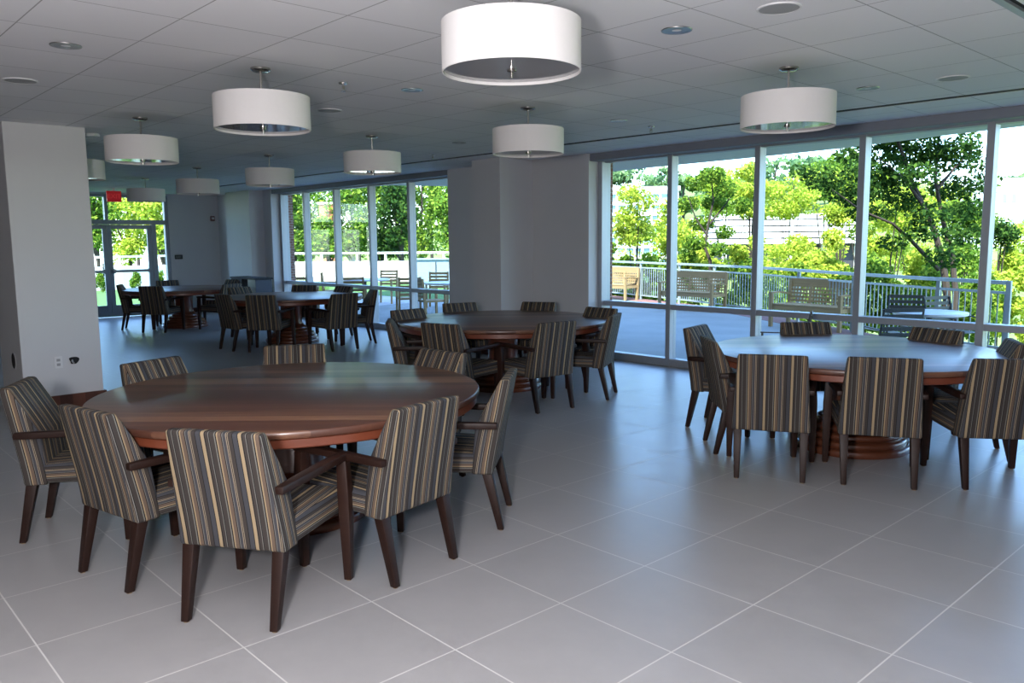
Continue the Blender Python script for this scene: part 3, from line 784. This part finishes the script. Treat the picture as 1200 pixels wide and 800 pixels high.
# ------------------------------------------------------------------ benches
def make_bench(label):
    root = empty('garden_bench'); tag(root, label, 'bench', 'wooden benches along the terrace railing')
    Lh = .72
    for s in (-1, 1):
        MB().bar((s*Lh, .27, 0), (s*Lh, .27, .62), .06, .06).build('leg', MT['teak'], root)
        MB().bar((s*Lh, -.25, 0), (s*Lh, -.32, .86), .06, .06).build('leg', MT['teak'], root)
        a = MB(); a.bar((s*Lh, -.27, .60), (s*Lh, .05, .645), .07, .03); a.bar((s*Lh, .05, .645), (s*Lh, .31, .635), .07, .03); a.build('armrest', MT['teak'], root)
    fr = MB(); fr.bar((-Lh, .25, .37), (Lh, .25, .37), .04, .08); fr.bar((-Lh, -.24, .37), (Lh, -.24, .37), .04, .08)
    for s in (-1, 1): fr.bar((s*Lh, -.24, .37), (s*Lh, .25, .37), .04, .07)
    fr.build('seat_frame', MT['teak'], root)
    for i in range(6):
        y = -.20+i*.088; MB().box(-Lh+.03, Lh-.03, y-.036, y+.036, .415, .437).build('seat_slat', MT['teak'], root)
    MB().bar((-Lh, -.325, .83), (Lh, -.325, .83), .035, .12).build('top_rail', MT['teak'], root)
    lat = MB()
    for i in range(5):
        z = .48+i*.068; y = -.255-.07*(z-.4)/.45; lat.bar((-Lh+.03, y, z), (Lh-.03, y, z), .02, .034)
    for i in range(19):
        x = -Lh+.09+i*(2*Lh-.18)/18; lat.bar((x, -.262, .45), (x, -.315, .78), .024, .016)
    lat.build('back_lattice', MT['teak'], root)
    for x in (-.27, .27): MB().bar((x, -.262, .42), (x, -.322, .80), .05, .032).build('back_post', MT['teak'], root)
    return root
b0 = make_bench('wooden slatted bench at the railing, seen through the second window bay'); b0.location = (-11.07, 15.93, -.02); b0.rotation_euler = (0, 0, math.pi)
dup(b0, (-7.14, 14.08, -.02), math.pi+R(-8), 'wooden slatted bench at the railing, seen through the third window bay')
dup(b0, (-14.75, 17.35, -.02), math.pi+R(2), 'wooden slatted bench end peeking past the window jamb')

# ------------------------------------------------------------------ dark metal terrace set
def make_metal_chair(label):
    root = empty('metal_slat_chair'); tag(root, label, 'outdoor chair', 'dark metal slatted chairs on the terrace')
    for s in (-1, 1):
        MB().tube([(s*.22, .22, 0), (s*.22, .20, .44), (s*.22, .20, .62)], .012, 6).build('leg', MT['darkmet'], root)
        MB().tube([(s*.22, -.26, 0), (s*.22, -.20, .42), (s*.22, -.30, .86)], .012, 6).build('leg', MT['darkmet'], root)
        MB().bar((s*.22, .22, .625), (s*.22, -.25, .625), .03, .012).build('armrest', MT['darkmet'], root)
    for i in range(5):
        y = -.17+i*.088; MB().box(-.22, .22, y-.032, y+.032, .43, .437).build('seat_slat', MT['darkmet'], root)
    for i in range(6):
        z = .50+i*.07; y = -.215-.23*(z-.42)*.98; MB().bar((-.22, y, z), (.22, y, z), .008, .045).build('back_slat', MT['darkmet'], root)
    return root
def put(o, u, dep, rz, label, mk=None, z=-.02):
    p = on_depth(u, 330, dep)
    o = mk(label) if o is None else dup(o, (0, 0, 0), 0, label)
    o.location = (p.x, p.y, z); o.rotation_euler = (0, 0, rz)
    return o
VW = math.atan2(FW.y, FW.x)    # view heading
mc = put(None, 1046, 9.2, VW-math.pi/2, 'dark metal chair with its slatted back to the window behind the blue topped table', make_metal_chair)
put(mc, 1062, 10.7, VW-math.pi/2+R(150), 'dark metal chair facing the window beside the terrace table')
put(mc, 1122, 10.4, VW-math.pi/2+R(200), 'dark metal chair on the railing side of the terrace table')
put(mc, 917, 8.6, VW-math.pi/2+R(70), 'dark metal chair low behind the blue topped table, before the wooden bench')
def make_patio_table(label, r, ped, topm, cat='outdoor table', grp=None):
    root = empty('patio_table'); tag(root, label, cat, grp)
    MB().lathe([(0, .70), (r-.02, .70), (r, .71), (r, .735), (r-.01, .74), (0, .74)], 40).build('tabletop', topm, root, smooth=True)
    MB().tube([(0, 0, .04), (0, 0, .70)], .035, 12).build('pedestal', ped, root)
    MB().lathe([(0, 0), (.24, 0), (.22, .03), (.04, .05), (0, .05)], 24).build('pedestal_base', ped, root)
    return root
put(None, 1092, 9.9, 0, 'pale round table with dark pedestal on the terrace among metal chairs', lambda l_: make_patio_table(l_, .42, MT['darkmet'], MT['tabletop']))

# ------------------------------------------------------------------ patio tables and wooden chairs (left windows)
def make_wood_chair(label):
    root = empty('wooden_patio_chair'); tag(root, label, 'outdoor chair', 'wooden slatted chairs on the patio')
    for s in (-1, 1):
        MB().bar((s*.23, .22, 0), (s*.23, .22, .64), .045, .045).build('leg', MT['teak'], root)
        MB().bar((s*.23, -.22, 0), (s*.23, -.30, .90), .045, .045).build('leg', MT['teak'], root)
        MB().bar((s*.23, -.26, .64), (s*.23, .25, .655), .055, .025).build('armrest', MT['teak'], root)
    MB().box(-.22, .22, -.22, .25, .40, .44).build('seat', MT['teak'], root)
    for i in range(5):
        z = .52+i*.085; MB().bar((-.22, -.235-.085*(z-.4)*2*.85, z), (.22, -.235-.085*(z-.4)*2*.85, z), .02, .058).build('back_slat', MT['teak'], root)
    return root
PT = [(428, 20.6, 'pale topped patio table seen through the middle patio window'), (528, 18.6, 'pale topped patio table half hidden by the pier')]
for u, dep, lb in PT: put(None, u, dep, 0, lb, lambda l_: make_patio_table(l_, .62, MT['darkmet'], MT['tabletop'], grp='round patio tables'), z=-.04)
wc = put(None, 478, 18.0, VW-math.pi/2+R(15), 'wooden patio chair with slatted back between the two pale patio tables', make_wood_chair, z=-.04)
for u, dep, rz, lb in ((415, 18.4, 5, 'wooden patio chair with its back to the window before the middle patio table'),
                       (391, 21.0, -80, 'wooden patio chair seen from the side, lawn end of the patio tables'),
                       (452, 22.2, 170, 'wooden patio chair on the parapet side of the middle patio table'),
                       (358, 18.8, 0, 'wooden patio chair with low back beside the planter grass'),
                       (505, 17.2, -60, 'wooden patio chair turned sideways next to the pier'),
                       (512, 20.4, 175, 'wooden patio chair on the parapet side of the pier side patio table')):
    put(wc, u, dep, VW-math.pi/2+R(rz), lb, z=-.04)
# planter grass
def grass_clump(name, u, dep, h, w_, label):
    p = on_depth(u, 330, dep); m = MB(); rnd = random.Random(int(u))
    for i in range(160):
        a = rnd.uniform(0, 6.28); r0 = rnd.uniform(0, w_*.5); ln = h*rnd.uniform(.6, 1); t = rnd.uniform(.1, .45)
        b = Vector((r0*math.cos(a), r0*math.sin(a), 0)); tp = b+Vector((math.cos(a)*t*ln, math.sin(a)*t*ln, ln)); sd = Vector((-math.sin(a), math.cos(a), 0))*.012
        k = len(m.v); m.v += [tuple(b-sd), tuple(b+sd), tuple(tp)]; m.f.append([k, k+1, k+2]); m.mi.append(0)
    o = m.build(name, MT['leafy'], fix=False); o.location = (p.x, p.y, -.06); tag(o, label, 'grass plant')
grass_clump('ornamental_grass', 351, 23.5, 1.05, .8, 'spiky ornamental grass beyond the patio, near the window jamb')
grass_clump('ornamental_grass', 371, 24.5, .8, .7, 'second spiky ornamental grass, beside the mullion')
# white parapet with rail
PP = [(-23.5, 24.2), (-27.3, 21.3), (-30.4, 19.0), (-32.9, 17.0), (-33.6, 13.0), (-32.6, 10.0), (-32.0, 4.0), (-33.0, -4.0)]
pa = MB()
outp = offset(PP, .15); inp = offset(PP, -.15)
for i in range(len(PP)-1): pa.poly_prism([inp[i], inp[i+1], outp[i+1], outp[i]], -.3, .80)
pw = pa.build('parapet_wall', MT['parapet']); tag(pw, 'sunlit white parapet wall with rail beyond the lawn', 'parapet')
hr = MB()
for a, b in zip(PP, PP[1:]): hr.bar((*a, 1.16), (*b, 1.16), .08, .08)
hr.build('handrail', MT['whitemet'], pw)
for a, b in zip(PP, PP[1:]):
    n = max(1, round(math.dist(a, b)/1.5))
    for i in range(n):
        x, y = a[0]+(b[0]-a[0])*i/n, a[1]+(b[1]-a[1])*i/n; MB().box(x-.035, x+.035, y-.035, y+.035, .80, 1.13).build('post', MT['whitemet'], pw)
p = on_depth(512, 318, 30.0)
bx = MB().box(-.75, .75, -.35, .35, 0, 1.02).box(-.8, .8, -.4, .4, 1.02, 1.07).build('utility_box', MT['bluebox']); bx.location = (p.x, p.y, -.06); bx.rotation_euler = (0, 0, VW-math.pi/2)
tag(bx, 'grey blue utility box standing before the white parapet', 'utility box'); MB().box(-.02, .02, -.36, -.35, .1, .95).build('door_seam', MT['darkmet'], bx)

# ------------------------------------------------------------------ planting
def leaf_quads(m, blobs, n, size, rnd, shell=.55):
    tot = sum(b[3]*b[4]*b[5] for b in blobs)
    for (cx, cy, cz, rx, ry, rz) in blobs:
        k_ = max(6, int(n*(rx*ry*rz)/tot))
        for i in range(k_):
            while True:
                d = Vector((rnd.gauss(0, 1), rnd.gauss(0, 1), rnd.gauss(0, 1)))
                if d.length > .01: break
            d.normalize(); rr = shell+(1-shell)*rnd.random()**.6
            if rnd.random() < .25: rr *= rnd.random()
            p = Vector((cx+d.x*rx*rr, cy+d.y*ry*rr, cz+d.z*rz*rr))
            nrm = (d*.5+Vector((rnd.gauss(0, 1), rnd.gauss(0, 1), rnd.gauss(0, 1)+.5))).normalized()
            u = nrm.orthogonal().normalized(); u.rotate(Matrix.Rotation(rnd.uniform(0, 6.28), 3, nrm)); v = nrm.cross(u)
            s = size*rnd.uniform(.6, 1.3); k = len(m.v)
            m.v += [tuple(p-u*s*.5), tuple(p+v*s*.28), tuple(p+u*s*.5), tuple(p-v*s*.28)]
            m.f.append([k, k+1, k+2, k+3]); m.mi.append(0)
def make_tree(name, base, stems, blobs, n, size, mat, label, cat='tree', bark='bark', group=None, seed=1, trunk_r=.07):
    """stems: lists of points relative to base; blobs relative to base"""
    rnd = random.Random(seed)
    root = empty(name, base); tag(root, label, cat, group)
    if stems:
        t = MB()
        for st_ in stems:
            r0 = trunk_r*(st_[0][3] if len(st_[0]) > 3 else 1)
            t.tube([p[:3] for p in st_], [r0*(1-.75*i/(len(st_)-1)) for i in range(len(st_))], 7)
        t.build('trunk', MT[bark], root, smooth=True)
    m = MB(); leaf_quads(m, blobs, n, size, rnd); m.build('foliage', MT[mat], root, fix=False)
    return root
def auto_tree(u, dep, v_top, v_bot, wpx, mat, label, n=1400, size=.16, seed=1, name='leafy_tree', gz=None, trunk=True, group=None, bark='bark', cat='tree', nb=14, trunk_r=.07):
    """a tree standing at picture column u and a real distance, crown between two sight heights"""
    rnd = random.Random(seed*31+7)
    b = on_depth(u, 281, dep); s = dep/FPX
    zt = CAM_H+(281-v_top)*s; zb = CAM_H+(281-v_bot)*s; hw = wpx*s/2
    g_ = terrain(b.x, b.y) if gz is None else gz
    base = Vector((b.x, b.y, g_)); blobs = []; zc = (zt+zb)/2; hh = (zt-zb)/2
    for i in range(nb):
        a = rnd.uniform(0, 6.28); t = rnd.uniform(-.8, .8); rr = math.sqrt(max(.05, 1-t*t))*rnd.uniform(.25, .8)
        k_ = rnd.uniform(.28, .42)
        blobs.append((math.cos(a)*rr*hw, math.sin(a)*rr*hw, zc+t*hh-g_, hw*k_*1.2, hw*k_*1.2, max(hh*k_*.8, .2)))
    stems = []
    if trunk:
        stems.append([(0, 0, 0), (.05, .03, (zb-g_)*.5), (-.05*hw, .1, (zc-g_)*.85), (.1*hw, 0, zt-g_-hh*.3)])
        for i in range(4):
            bl = blobs[i]; z0 = (zb-g_)*.6+(zc-zb)*rnd.uniform(0, .6); stems.append([(0, .02, max(.2, z0), .55), (bl[0]*.5, bl[1]*.5, (z0+bl[2])/2+.1), (bl[0], bl[1], bl[2])])
    return make_tree(name, base, stems, blobs, n, size, mat, label, cat, bark, group, seed, trunk_r)

GA = 'trees and shrubs beyond the terrace railing'
# the dark tree behind the railing corner
dep = 16.0; s_ = dep/FPX
bA = on_depth(1112, 281, dep); gA = terrain(bA.x, bA.y)
def rel(u, v, dd=0.0):
    p = on_depth(u, v, dep+dd); return (p.x-bA.x, p.y-bA.y, p.z-gA)
stA = [[(0, 0, 0)]+[rel(1110, 345), rel(1104, 300), rel(1092, 262), rel(1070, 215, .2), rel(1052, 165, .3), rel(1045, 120)],
       [(.2, .1, 0, .8)]+[rel(1120, 345, .1), rel(1116, 300, .2), rel(1104, 255, .3), rel(1096, 210, .4), rel(1100, 160, .4), rel(1110, 110)],
       [rel(1100, 316)+(.5,), rel(1068, 282, -.2), rel(1046, 262, -.3), rel(1010, 247, -.4), rel(975, 222, -.4)],
       [rel(1080, 238)+(.45,), rel(1060, 210), rel(1030, 185)], [rel(1098, 222)+(.4,), rel(1120, 195), rel(1140, 175)]]
rnd = random.Random(5); blA = []
for u, v, ru, rv in ((1000, 225, 34, 18), (965, 210, 26, 14), (1040, 200, 36, 20), (1070, 175, 40, 20), (1110, 185, 36, 18), (1030, 160, 40, 16), (1085, 145, 44, 16), (1130, 170, 22, 16), (1120, 220, 34, 16), (1020, 250, 30, 10),
                     (1140, 245, 24, 14), (1090, 250, 26, 12), (1130, 275, 26, 14), (1060, 120, 60, 22), (1120, 120, 40, 20), (1000, 180, 26, 12), (1105, 300, 22, 14), (1045, 285, 18, 10), (1160, 215, 14, 12), (1060, 235, 26, 14), (1035, 220, 24, 14), (1080, 270, 22, 14), (940, 200, 18, 10), (1010, 200, 22, 12), (1120, 250, 20, 14), (1150, 195, 16, 14), (1075, 205, 26, 14)):
    dd = rnd.uniform(-.9, .9); x, y, z = rel(u, v, dd); blA.append((x, y, z, ru*s_, ru*s_, rv*s_))
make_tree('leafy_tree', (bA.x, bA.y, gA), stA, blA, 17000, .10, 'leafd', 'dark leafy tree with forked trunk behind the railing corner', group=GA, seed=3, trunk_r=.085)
# the young tree in the second bay
dep = 21.0; s_ = dep/FPX; bA = on_depth(834, 281, dep); gA = terrain(bA.x, bA.y)
stB = [[(0, 0, 0), rel(833, 330), rel(832, 305), rel(826, 290), rel(830, 262), rel(836, 235), rel(834, 212)], [rel(830, 278)+(.5,), rel(815, 255), rel(806, 230)], [rel(832, 262)+(.5,), rel(850, 240), rel(862, 222)]]
blB = []
for u, v, ru, rv in ((815, 215, 14, 10), (835, 205, 16, 10), (850, 222, 14, 10), (806, 238, 14, 9), (838, 238, 16, 9), (870, 240, 12, 9), (822, 262, 16, 9), (850, 272, 12, 8), (815, 285, 16, 9), (842, 292, 12, 9), (806, 300, 12, 9)):
    x, y, z = rel(u, v, rnd.uniform(-.5, .5)); blB.append((x, y, z, ru*s_, ru*s_, rv*s_))
make_tree('leafy_tree', (bA.x, bA.y, gA), stB, blB, 4600, .10, 'leafm', 'slim young tree with crooked trunk seen in the second window bay', group=GA, seed=9, trunk_r=.06)
AT = [ # u, depth, top, bottom, width px, material, label
    (745, 23, 216, 300, 66, 'leafy', 'airy yellow green tree in the first terrace bay', 1700, .16),
    (880, 23, 195, 262, 50, 'leafy', 'yellow green tree beside the second mullion', 1500, .16),
    (782, 25, 235, 305, 44, 'leafy', 'thin yellow green tree behind the first mullion', 1100, .16),
    (925, 30, 196, 262, 90, 'leafy', 'broad yellow green tree above the parking structure', 2200, .2),
    (985, 22, 232, 268, 46, 'leafy', 'yellow green branches left of the dark tree', 900, .16),
    (1045, 22, 225, 318, 90, 'leafy', 'yellow green tree glowing behind the dark trunk', 2600, .17),
    (1130, 24, 235, 330, 70, 'leafm', 'green tree behind the right of the dark trunk', 1900, .17),
    (850, 34, 200, 262, 90, 'leafy', 'loose yellow green tree behind the slim young tree', 2200, .2),
    (1010, 30, 200, 262, 80, 'leafy', 'loose yellow green tree seen between the dark tree branches', 2000, .2),
    (965, 36, 186, 240, 90, 'leafm', 'tall green tree standing over the parking structure', 2400, .22),
    (1075, 28, 215, 330, 110, 'leafy', 'wide yellow green tree filling the gap behind the forked trunk', 3000, .2),
    (640, 27, 190, 330, 110, 'leafy', 'yellow green tree hidden behind the brick pier edge', 2000, .2),
    (1270, 24, 200, 340, 110, 'leafy', 'yellow green tree outside the last window bay', 2000, .2),
    (1380, 22, 190, 340, 120, 'leafm', 'green tree outside the end of the window wall', 2000, .2),
    (1172, 20, 262, 300, 34, 'leafd', 'small dark tree beside the rightmost mullion', 700, .14)]
for i, (u, d_, vt, vb, wp, mt, lb, n, sz) in enumerate(AT): auto_tree(u, d_, vt, vb, wp, mt, lb, int(n*2.0), sz*.68, seed=20+i, group=GA, trunk_r=.045)
SH = [(722, 24.5, 285, 345, 46, 'leafm', 'green shrub behind the railing beside the window jamb'), (760, 24.2, 290, 350, 62, 'leafm', 'dense shrub behind the railing pickets in the first bay'),
      (815, 23.5, 292, 345, 60, 'leafy', 'yellow green shrub behind the first bench'), (872, 22.5, 270, 348, 56, 'leafy', 'yellow green shrub between the two benches'),
      (925, 22.6, 278, 345, 70, 'leafy', 'bright yellow green shrub above the second bench'), (978, 21, 272, 345, 60, 'leafy', 'yellow green shrub beside the third mullion'),
      (1030, 19.8, 292, 400, 60, 'leafm', 'green shrub behind the metal chairs'), (1085, 19.4, 290, 380, 60, 'leafy', 'yellow green shrub at the foot of the dark tree'),
      (1140, 19.2, 285, 390, 60, 'leafm', 'green shrub behind the railing corner'), (1190, 19.8, 300, 380, 50, 'leafy', 'bright shrub beyond the railing corner post'),
      (1195, 30, 262, 330, 60, 'leafy', 'yellow green shrub on the bank below the white building'), (900, 27, 288, 330, 110, 'leafy', 'long yellow green thicket below the parking structure'),
      (800, 26, 255, 330, 100, 'leafy', 'yellow green thicket behind the slim young tree'), (960, 28, 284, 330, 90, 'leafy', 'yellow green thicket beside the parking structure'),
      (712, 25.5, 296, 372, 70, 'leafm', 'green hedge shrub low behind the railing at the window jamb'), (752, 25, 300, 374, 80, 'leafm', 'green hedge shrub low behind the pickets of the first bay'),
      (797, 24, 300, 376, 80, 'leafm', 'green hedge shrub low behind the pickets at the first mullion'), (845, 23, 302, 380, 84, 'leafm', 'green hedge shrub low behind the first bench'),
      (893, 22, 304, 384, 84, 'leafm', 'green hedge shrub low behind the pickets at the second mullion'), (942, 21, 306, 390, 86, 'leafm', 'green hedge shrub low behind the second bench'),
      (992, 20, 308, 398, 90, 'leafm', 'green hedge shrub low behind the pickets at the third mullion'), (1045, 19.2, 310, 405, 90, 'leafm', 'green hedge shrub low behind the metal chairs'),
      (1100, 18.8, 312, 410, 90, 'leafm', 'green hedge shrub low at the forked trunk'), (1150, 18.6, 314, 415, 80, 'leafm', 'green hedge shrub low behind the railing corner'),
      (1195, 19.5, 318, 420, 70, 'leafy', 'bright hedge shrub low beyond the railing corner'),
      (730, 34, 250, 330, 110, 'leafy', 'pale thicket on the bank before the glazed office'), (1060, 32, 240, 330, 130, 'leafy', 'pale thicket on the bank behind the forked tree'),
      (1140, 36, 255, 330, 120, 'leafy', 'pale thicket on the bank right of the forked tree')]
for i, (u, d_, vt, vb, wp, mt, lb) in enumerate(SH): auto_tree(u, d_, vt, vb, wp, mt, lb, 2600, .12, seed=60+i, name='leafy_shrub', trunk=False, group=GA, cat='shrub', nb=9)
# hazy wooded hill far behind
GH = 'hazy trees on the far hillside'
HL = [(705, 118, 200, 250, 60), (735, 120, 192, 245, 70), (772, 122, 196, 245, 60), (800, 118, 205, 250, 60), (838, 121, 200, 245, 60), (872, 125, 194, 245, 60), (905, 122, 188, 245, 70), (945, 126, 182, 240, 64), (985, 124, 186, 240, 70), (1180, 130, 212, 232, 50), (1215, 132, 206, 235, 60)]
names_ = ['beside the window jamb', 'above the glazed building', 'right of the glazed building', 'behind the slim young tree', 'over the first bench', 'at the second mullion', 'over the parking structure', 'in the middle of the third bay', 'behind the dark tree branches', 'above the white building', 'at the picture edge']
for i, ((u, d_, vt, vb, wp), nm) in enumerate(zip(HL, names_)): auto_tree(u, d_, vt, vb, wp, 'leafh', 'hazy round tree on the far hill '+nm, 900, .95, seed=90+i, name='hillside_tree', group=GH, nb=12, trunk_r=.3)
# left: dense trees beyond the parapet
GL = 'dense trees beyond the white parapet'
TL = [(342, 41, 190, 300, 50, 'leafl', 'green tree beside the patio window jamb'), (362, 45, 196, 303, 60, 'leafl', 'sunny tree behind the second patio bay'), (412, 40, 190, 300, 66, 'leafl', 'sunny tree with pale trunk in the third patio bay'),
      (446, 43, 200, 304, 70, 'leafl', 'green tree behind the pale trunk'), (470, 40, 214, 304, 60, 'leafd', 'dark tree in the fourth patio bay'), (494, 44, 188, 304, 80, 'leafl', 'green tree in the last patio bay'), (532, 40, 190, 304, 66, 'leafl', 'sunny tree half hidden by the pier'),
      (384, 36.6, 252, 306, 44, 'leafl', 'bushy tree in front of the small orange block'), (420, 52, 130, 250, 150, 'leafl', 'tall green tree top behind the patio trees'), (338, 50, 130, 250, 100, 'leafl', 'tall tree top near the jamb of the patio window'), (505, 53, 130, 250, 150, 'leafl', 'tall tree top near the pier above the patio'),
      (112, 40, 195, 300, 56, 'leafl', 'tree seen through the left door leaf'), (150, 44, 205, 304, 64, 'leafy', 'sunny tree seen through the right door leaf'), (192, 41, 200, 305, 60, 'leafy', 'yellow green tree seen through the door side light'), (160, 53, 160, 270, 140, 'leafl', 'tall green tree behind the door trees')]
for i, (u, d_, vt, vb, wp, mt, lb) in enumerate(TL): auto_tree(u, d_, vt, vb, wp, mt, lb, 4200, .22, seed=130+i, gz=-1.0, group=GL, bark='palebark' if 'pale trunk in' in lb else 'bark', trunk_r=.13, nb=20)
for i, (u, lb) in enumerate(((112, 'small garden bush behind the left door leaf'), (155, 'small garden bush in the middle of the right door leaf'), (182, 'small garden bush at the edge of the right door leaf'))):
    auto_tree(u, 28.5, 316, 333, 17, 'leafm', lb, 900, .09, seed=170+i, name='garden_bush', trunk=False, gz=-.06, cat='bush', group='bushes on the lawn by the doors', nb=7)
    p = on_depth(u, 300, 28.4)
p = on_z(150, 337, -.05)
struct(MB().poly_prism([(p.x-.6, p.y-3.0), (p.x+.7, p.y-2.6), (p.x+.8, p.y+2.4), (p.x-.5, p.y+2.8)], -.1, -.03).build('path_mulch', MT['mulch']), 'brown mulch bed under the bushes')

# ------------------------------------------------------------------ buildings in the distance
def slab_building(name, u0, u1, dep, v_top, rows, label):
    a, b = on_depth(u0, 281, dep), on_depth(u1, 281, dep); s = dep/FPX
    root = empty(name, ((a.x+b.x)/2, (a.y+b.y)/2, 0), math.atan2(b.y-a.y, b.x-a.x)); tag(root, label, 'building')
    hw = math.hypot(b.x-a.x, b.y-a.y)/2; zt = CAM_H+(281-v_top)*s; st_ = 7.2*s*1.0
    MB().box(-hw+.3, hw-.3, 1.2, 14, -8, zt-.6).build('core', MT['dark'], root)
    for i in range(rows):
        z1 = zt-i*st_; MB().box(-hw, hw, 0, 15, z1-st_*.80, z1).build('parapet_band', MT['bandc'], root)
    for i in range(5):
        x = -hw+.4+i*(2*hw-.8)/4; MB().box(x-.18, x+.18, .3, .8, -8, zt-.4).build('column', MT['bandc'], root)
slab_building('parking_structure', 846, 1012, 82, 253, 5, 'white banded parking structure among the trees')
a = on_depth(748, 281, 95); s_ = 95/FPX
gb = empty('glazed_office', (a.x, a.y, 0), VW-math.pi/2); tag(gb, 'pale office building with blue glass grid behind the first bay trees', 'building')
zt = CAM_H+(281-226)*s_
MB().box(-5.5, 4.5, .3, 14, -8, zt-.2).build('glass_wall', MT['bluegl'], gb)
gr_ = MB()
for i in range(11): gr_.box(-5.5+i-.12, -5.5+i+.12, 0, .4, -8, zt)
for i in range(9): gr_.box(-5.6, 4.6, .02, .42, zt-i*1.25-.25, zt-i*1.25+.12)
gr_.build('facade_grid', MT['bwhite'], gb); MB().box(-5.8, 4.8, -.2, 14.3, zt+.12, zt+.6).build('roof_edge', MT['bwhite'], gb)
a = on_depth(1205, 281, 90); s_ = 90/FPX
wb = empty('white_office', (a.x, a.y, 0), VW-math.pi/2); tag(wb, 'plain white office building with small windows at the right edge', 'building')
zt = CAM_H+(281-214)*s_
MB().box(-5.2, 8, 0, 12, -8, zt).build('facade', MT['bwhite'], wb)
for zc in (.28, .62):
    for x in (-4.2, -2.9, -1.9, -.6, .6):
        MB().box(x-.22, x+.22, -.04, .1, zt*(1-zc)-.5, zt*(1-zc)+.45).build('window', MT['bluegl'], wb)
a = on_depth(384, 281, 39.5); s_ = 39.5/FPX
bb = empty('orange_block', (a.x, a.y, 0), VW-math.pi/2); tag(bb, 'orange block with pale top edge glimpsed among the patio trees', 'building')
zt = CAM_H+(281-237)*s_
MB().box(-.36, .36, 0, .7, -1, zt).build('wall', MT['orange'], bb); MB().box(-.42, .42, -.06, .76, zt, zt+.10).build('roof_edge', MT['bwhite'], bb)  # small orange block with a pale cap

# ------------------------------------------------------------------ light
wd = bpy.data.worlds.new('sky'); bpy.context.scene.world = wd; wd.use_nodes = True
nt = wd.node_tree; bg = nt.nodes['Background']
sk = nt.nodes.new('ShaderNodeTexSky'); sk.sky_type = 'NISHITA'; sk.sun_disc = False; sk.sun_elevation = R(52); sk.sun_rotation = R(160)
sk.air_density = 1.0; sk.dust_density = .6; sk.ozone_density = 3.0
tn = nt.nodes.new('ShaderNodeMix'); tn.data_type = 'RGBA'; tn.blend_type = 'MULTIPLY'; tn.inputs[0].default_value = 1; tn.inputs[7].default_value = (.88, .97, 1.10, 1)
nt.links.new(sk.outputs[0], tn.inputs[6]); nt.links.new(tn.outputs[2], bg.inputs[0]); bg.inputs[1].default_value = .42
def light(name, kind, loc, energy, **kw):
    l_ = bpy.data.lights.new(name, kind); l_.energy = energy
    for k, v in kw.items(): setattr(l_, k, v)
    o = bpy.data.objects.new(name, l_); C.objects.link(o); o.location = loc
    return o
su = light('sun', 'SUN', (0, 0, 20), 6.5, angle=R(.6), color=(1, .95, .85))
sd = Vector((-.30, .62, -.95)).normalized(); su.rotation_euler = sd.to_track_quat('-Z', 'Y').to_euler()
# sky portals at the openings
def portal(cx, cy, cz, sx, sy, direction):
    o = light('window_daylight', 'AREA', (cx, cy, cz), 1, shape='RECTANGLE', size=sx, size_y=sy)
    o.data.cycles.is_portal = True
    o.rotation_euler = Vector(direction).to_track_quat('-Z', 'Z' if abs(direction[2]) < .5 else 'Y').to_euler()
portal((W1L+W1R)/2, 8.67, 1.36, W1R-W1L, 2.72, (0, -1, 0))
portal((W2L+W2R)/2, 8.67, 1.36, W2R-W2L, 2.72, (0, -1, 0))
portal(XW-.25, (DY0+DY1)/2, 1.36, DY1-DY0, 2.72, (1, 0, 0))
# the photographer's flash, held a little to the left of the lens
fl = light('camera_flash', 'POINT', tuple(CAM-RT*.45+FW*.05+Vector((0, 0, .06))), 190, shadow_soft_size=.12, color=(1.0, .97, 1.0))

# ------------------------------------------------------------------ camera
cd = bpy.data.cameras.new('camera'); cam = bpy.data.objects.new('camera', cd); C.objects.link(cam)
cd.sensor_width = 36; cd.lens = 36*FPX/1200; cd.clip_start = .05; cd.clip_end = 600
M3 = Matrix((RT, -DN, -FW)).transposed()
cam.matrix_world = Matrix.Translation(CAM) @ M3.to_4x4()
sc = bpy.context.scene; sc.camera = cam
sc.view_settings.view_transform = 'Standard'; sc.view_settings.look = 'None'; sc.view_settings.gamma = 1; sc.view_settings.use_curve_mapping = False
sc.view_settings.exposure = 1.5
sc.cycles.use_denoising = True
sc.cycles.max_bounces = 8; sc.cycles.diffuse_bounces = 4; sc.cycles.glossy_bounces = 4; sc.cycles.transparent_max_bounces = 24
sc.cycles.caustics_reflective = False; sc.cycles.caustics_refractive = False
sc.cycles.sample_clamp_indirect = 6
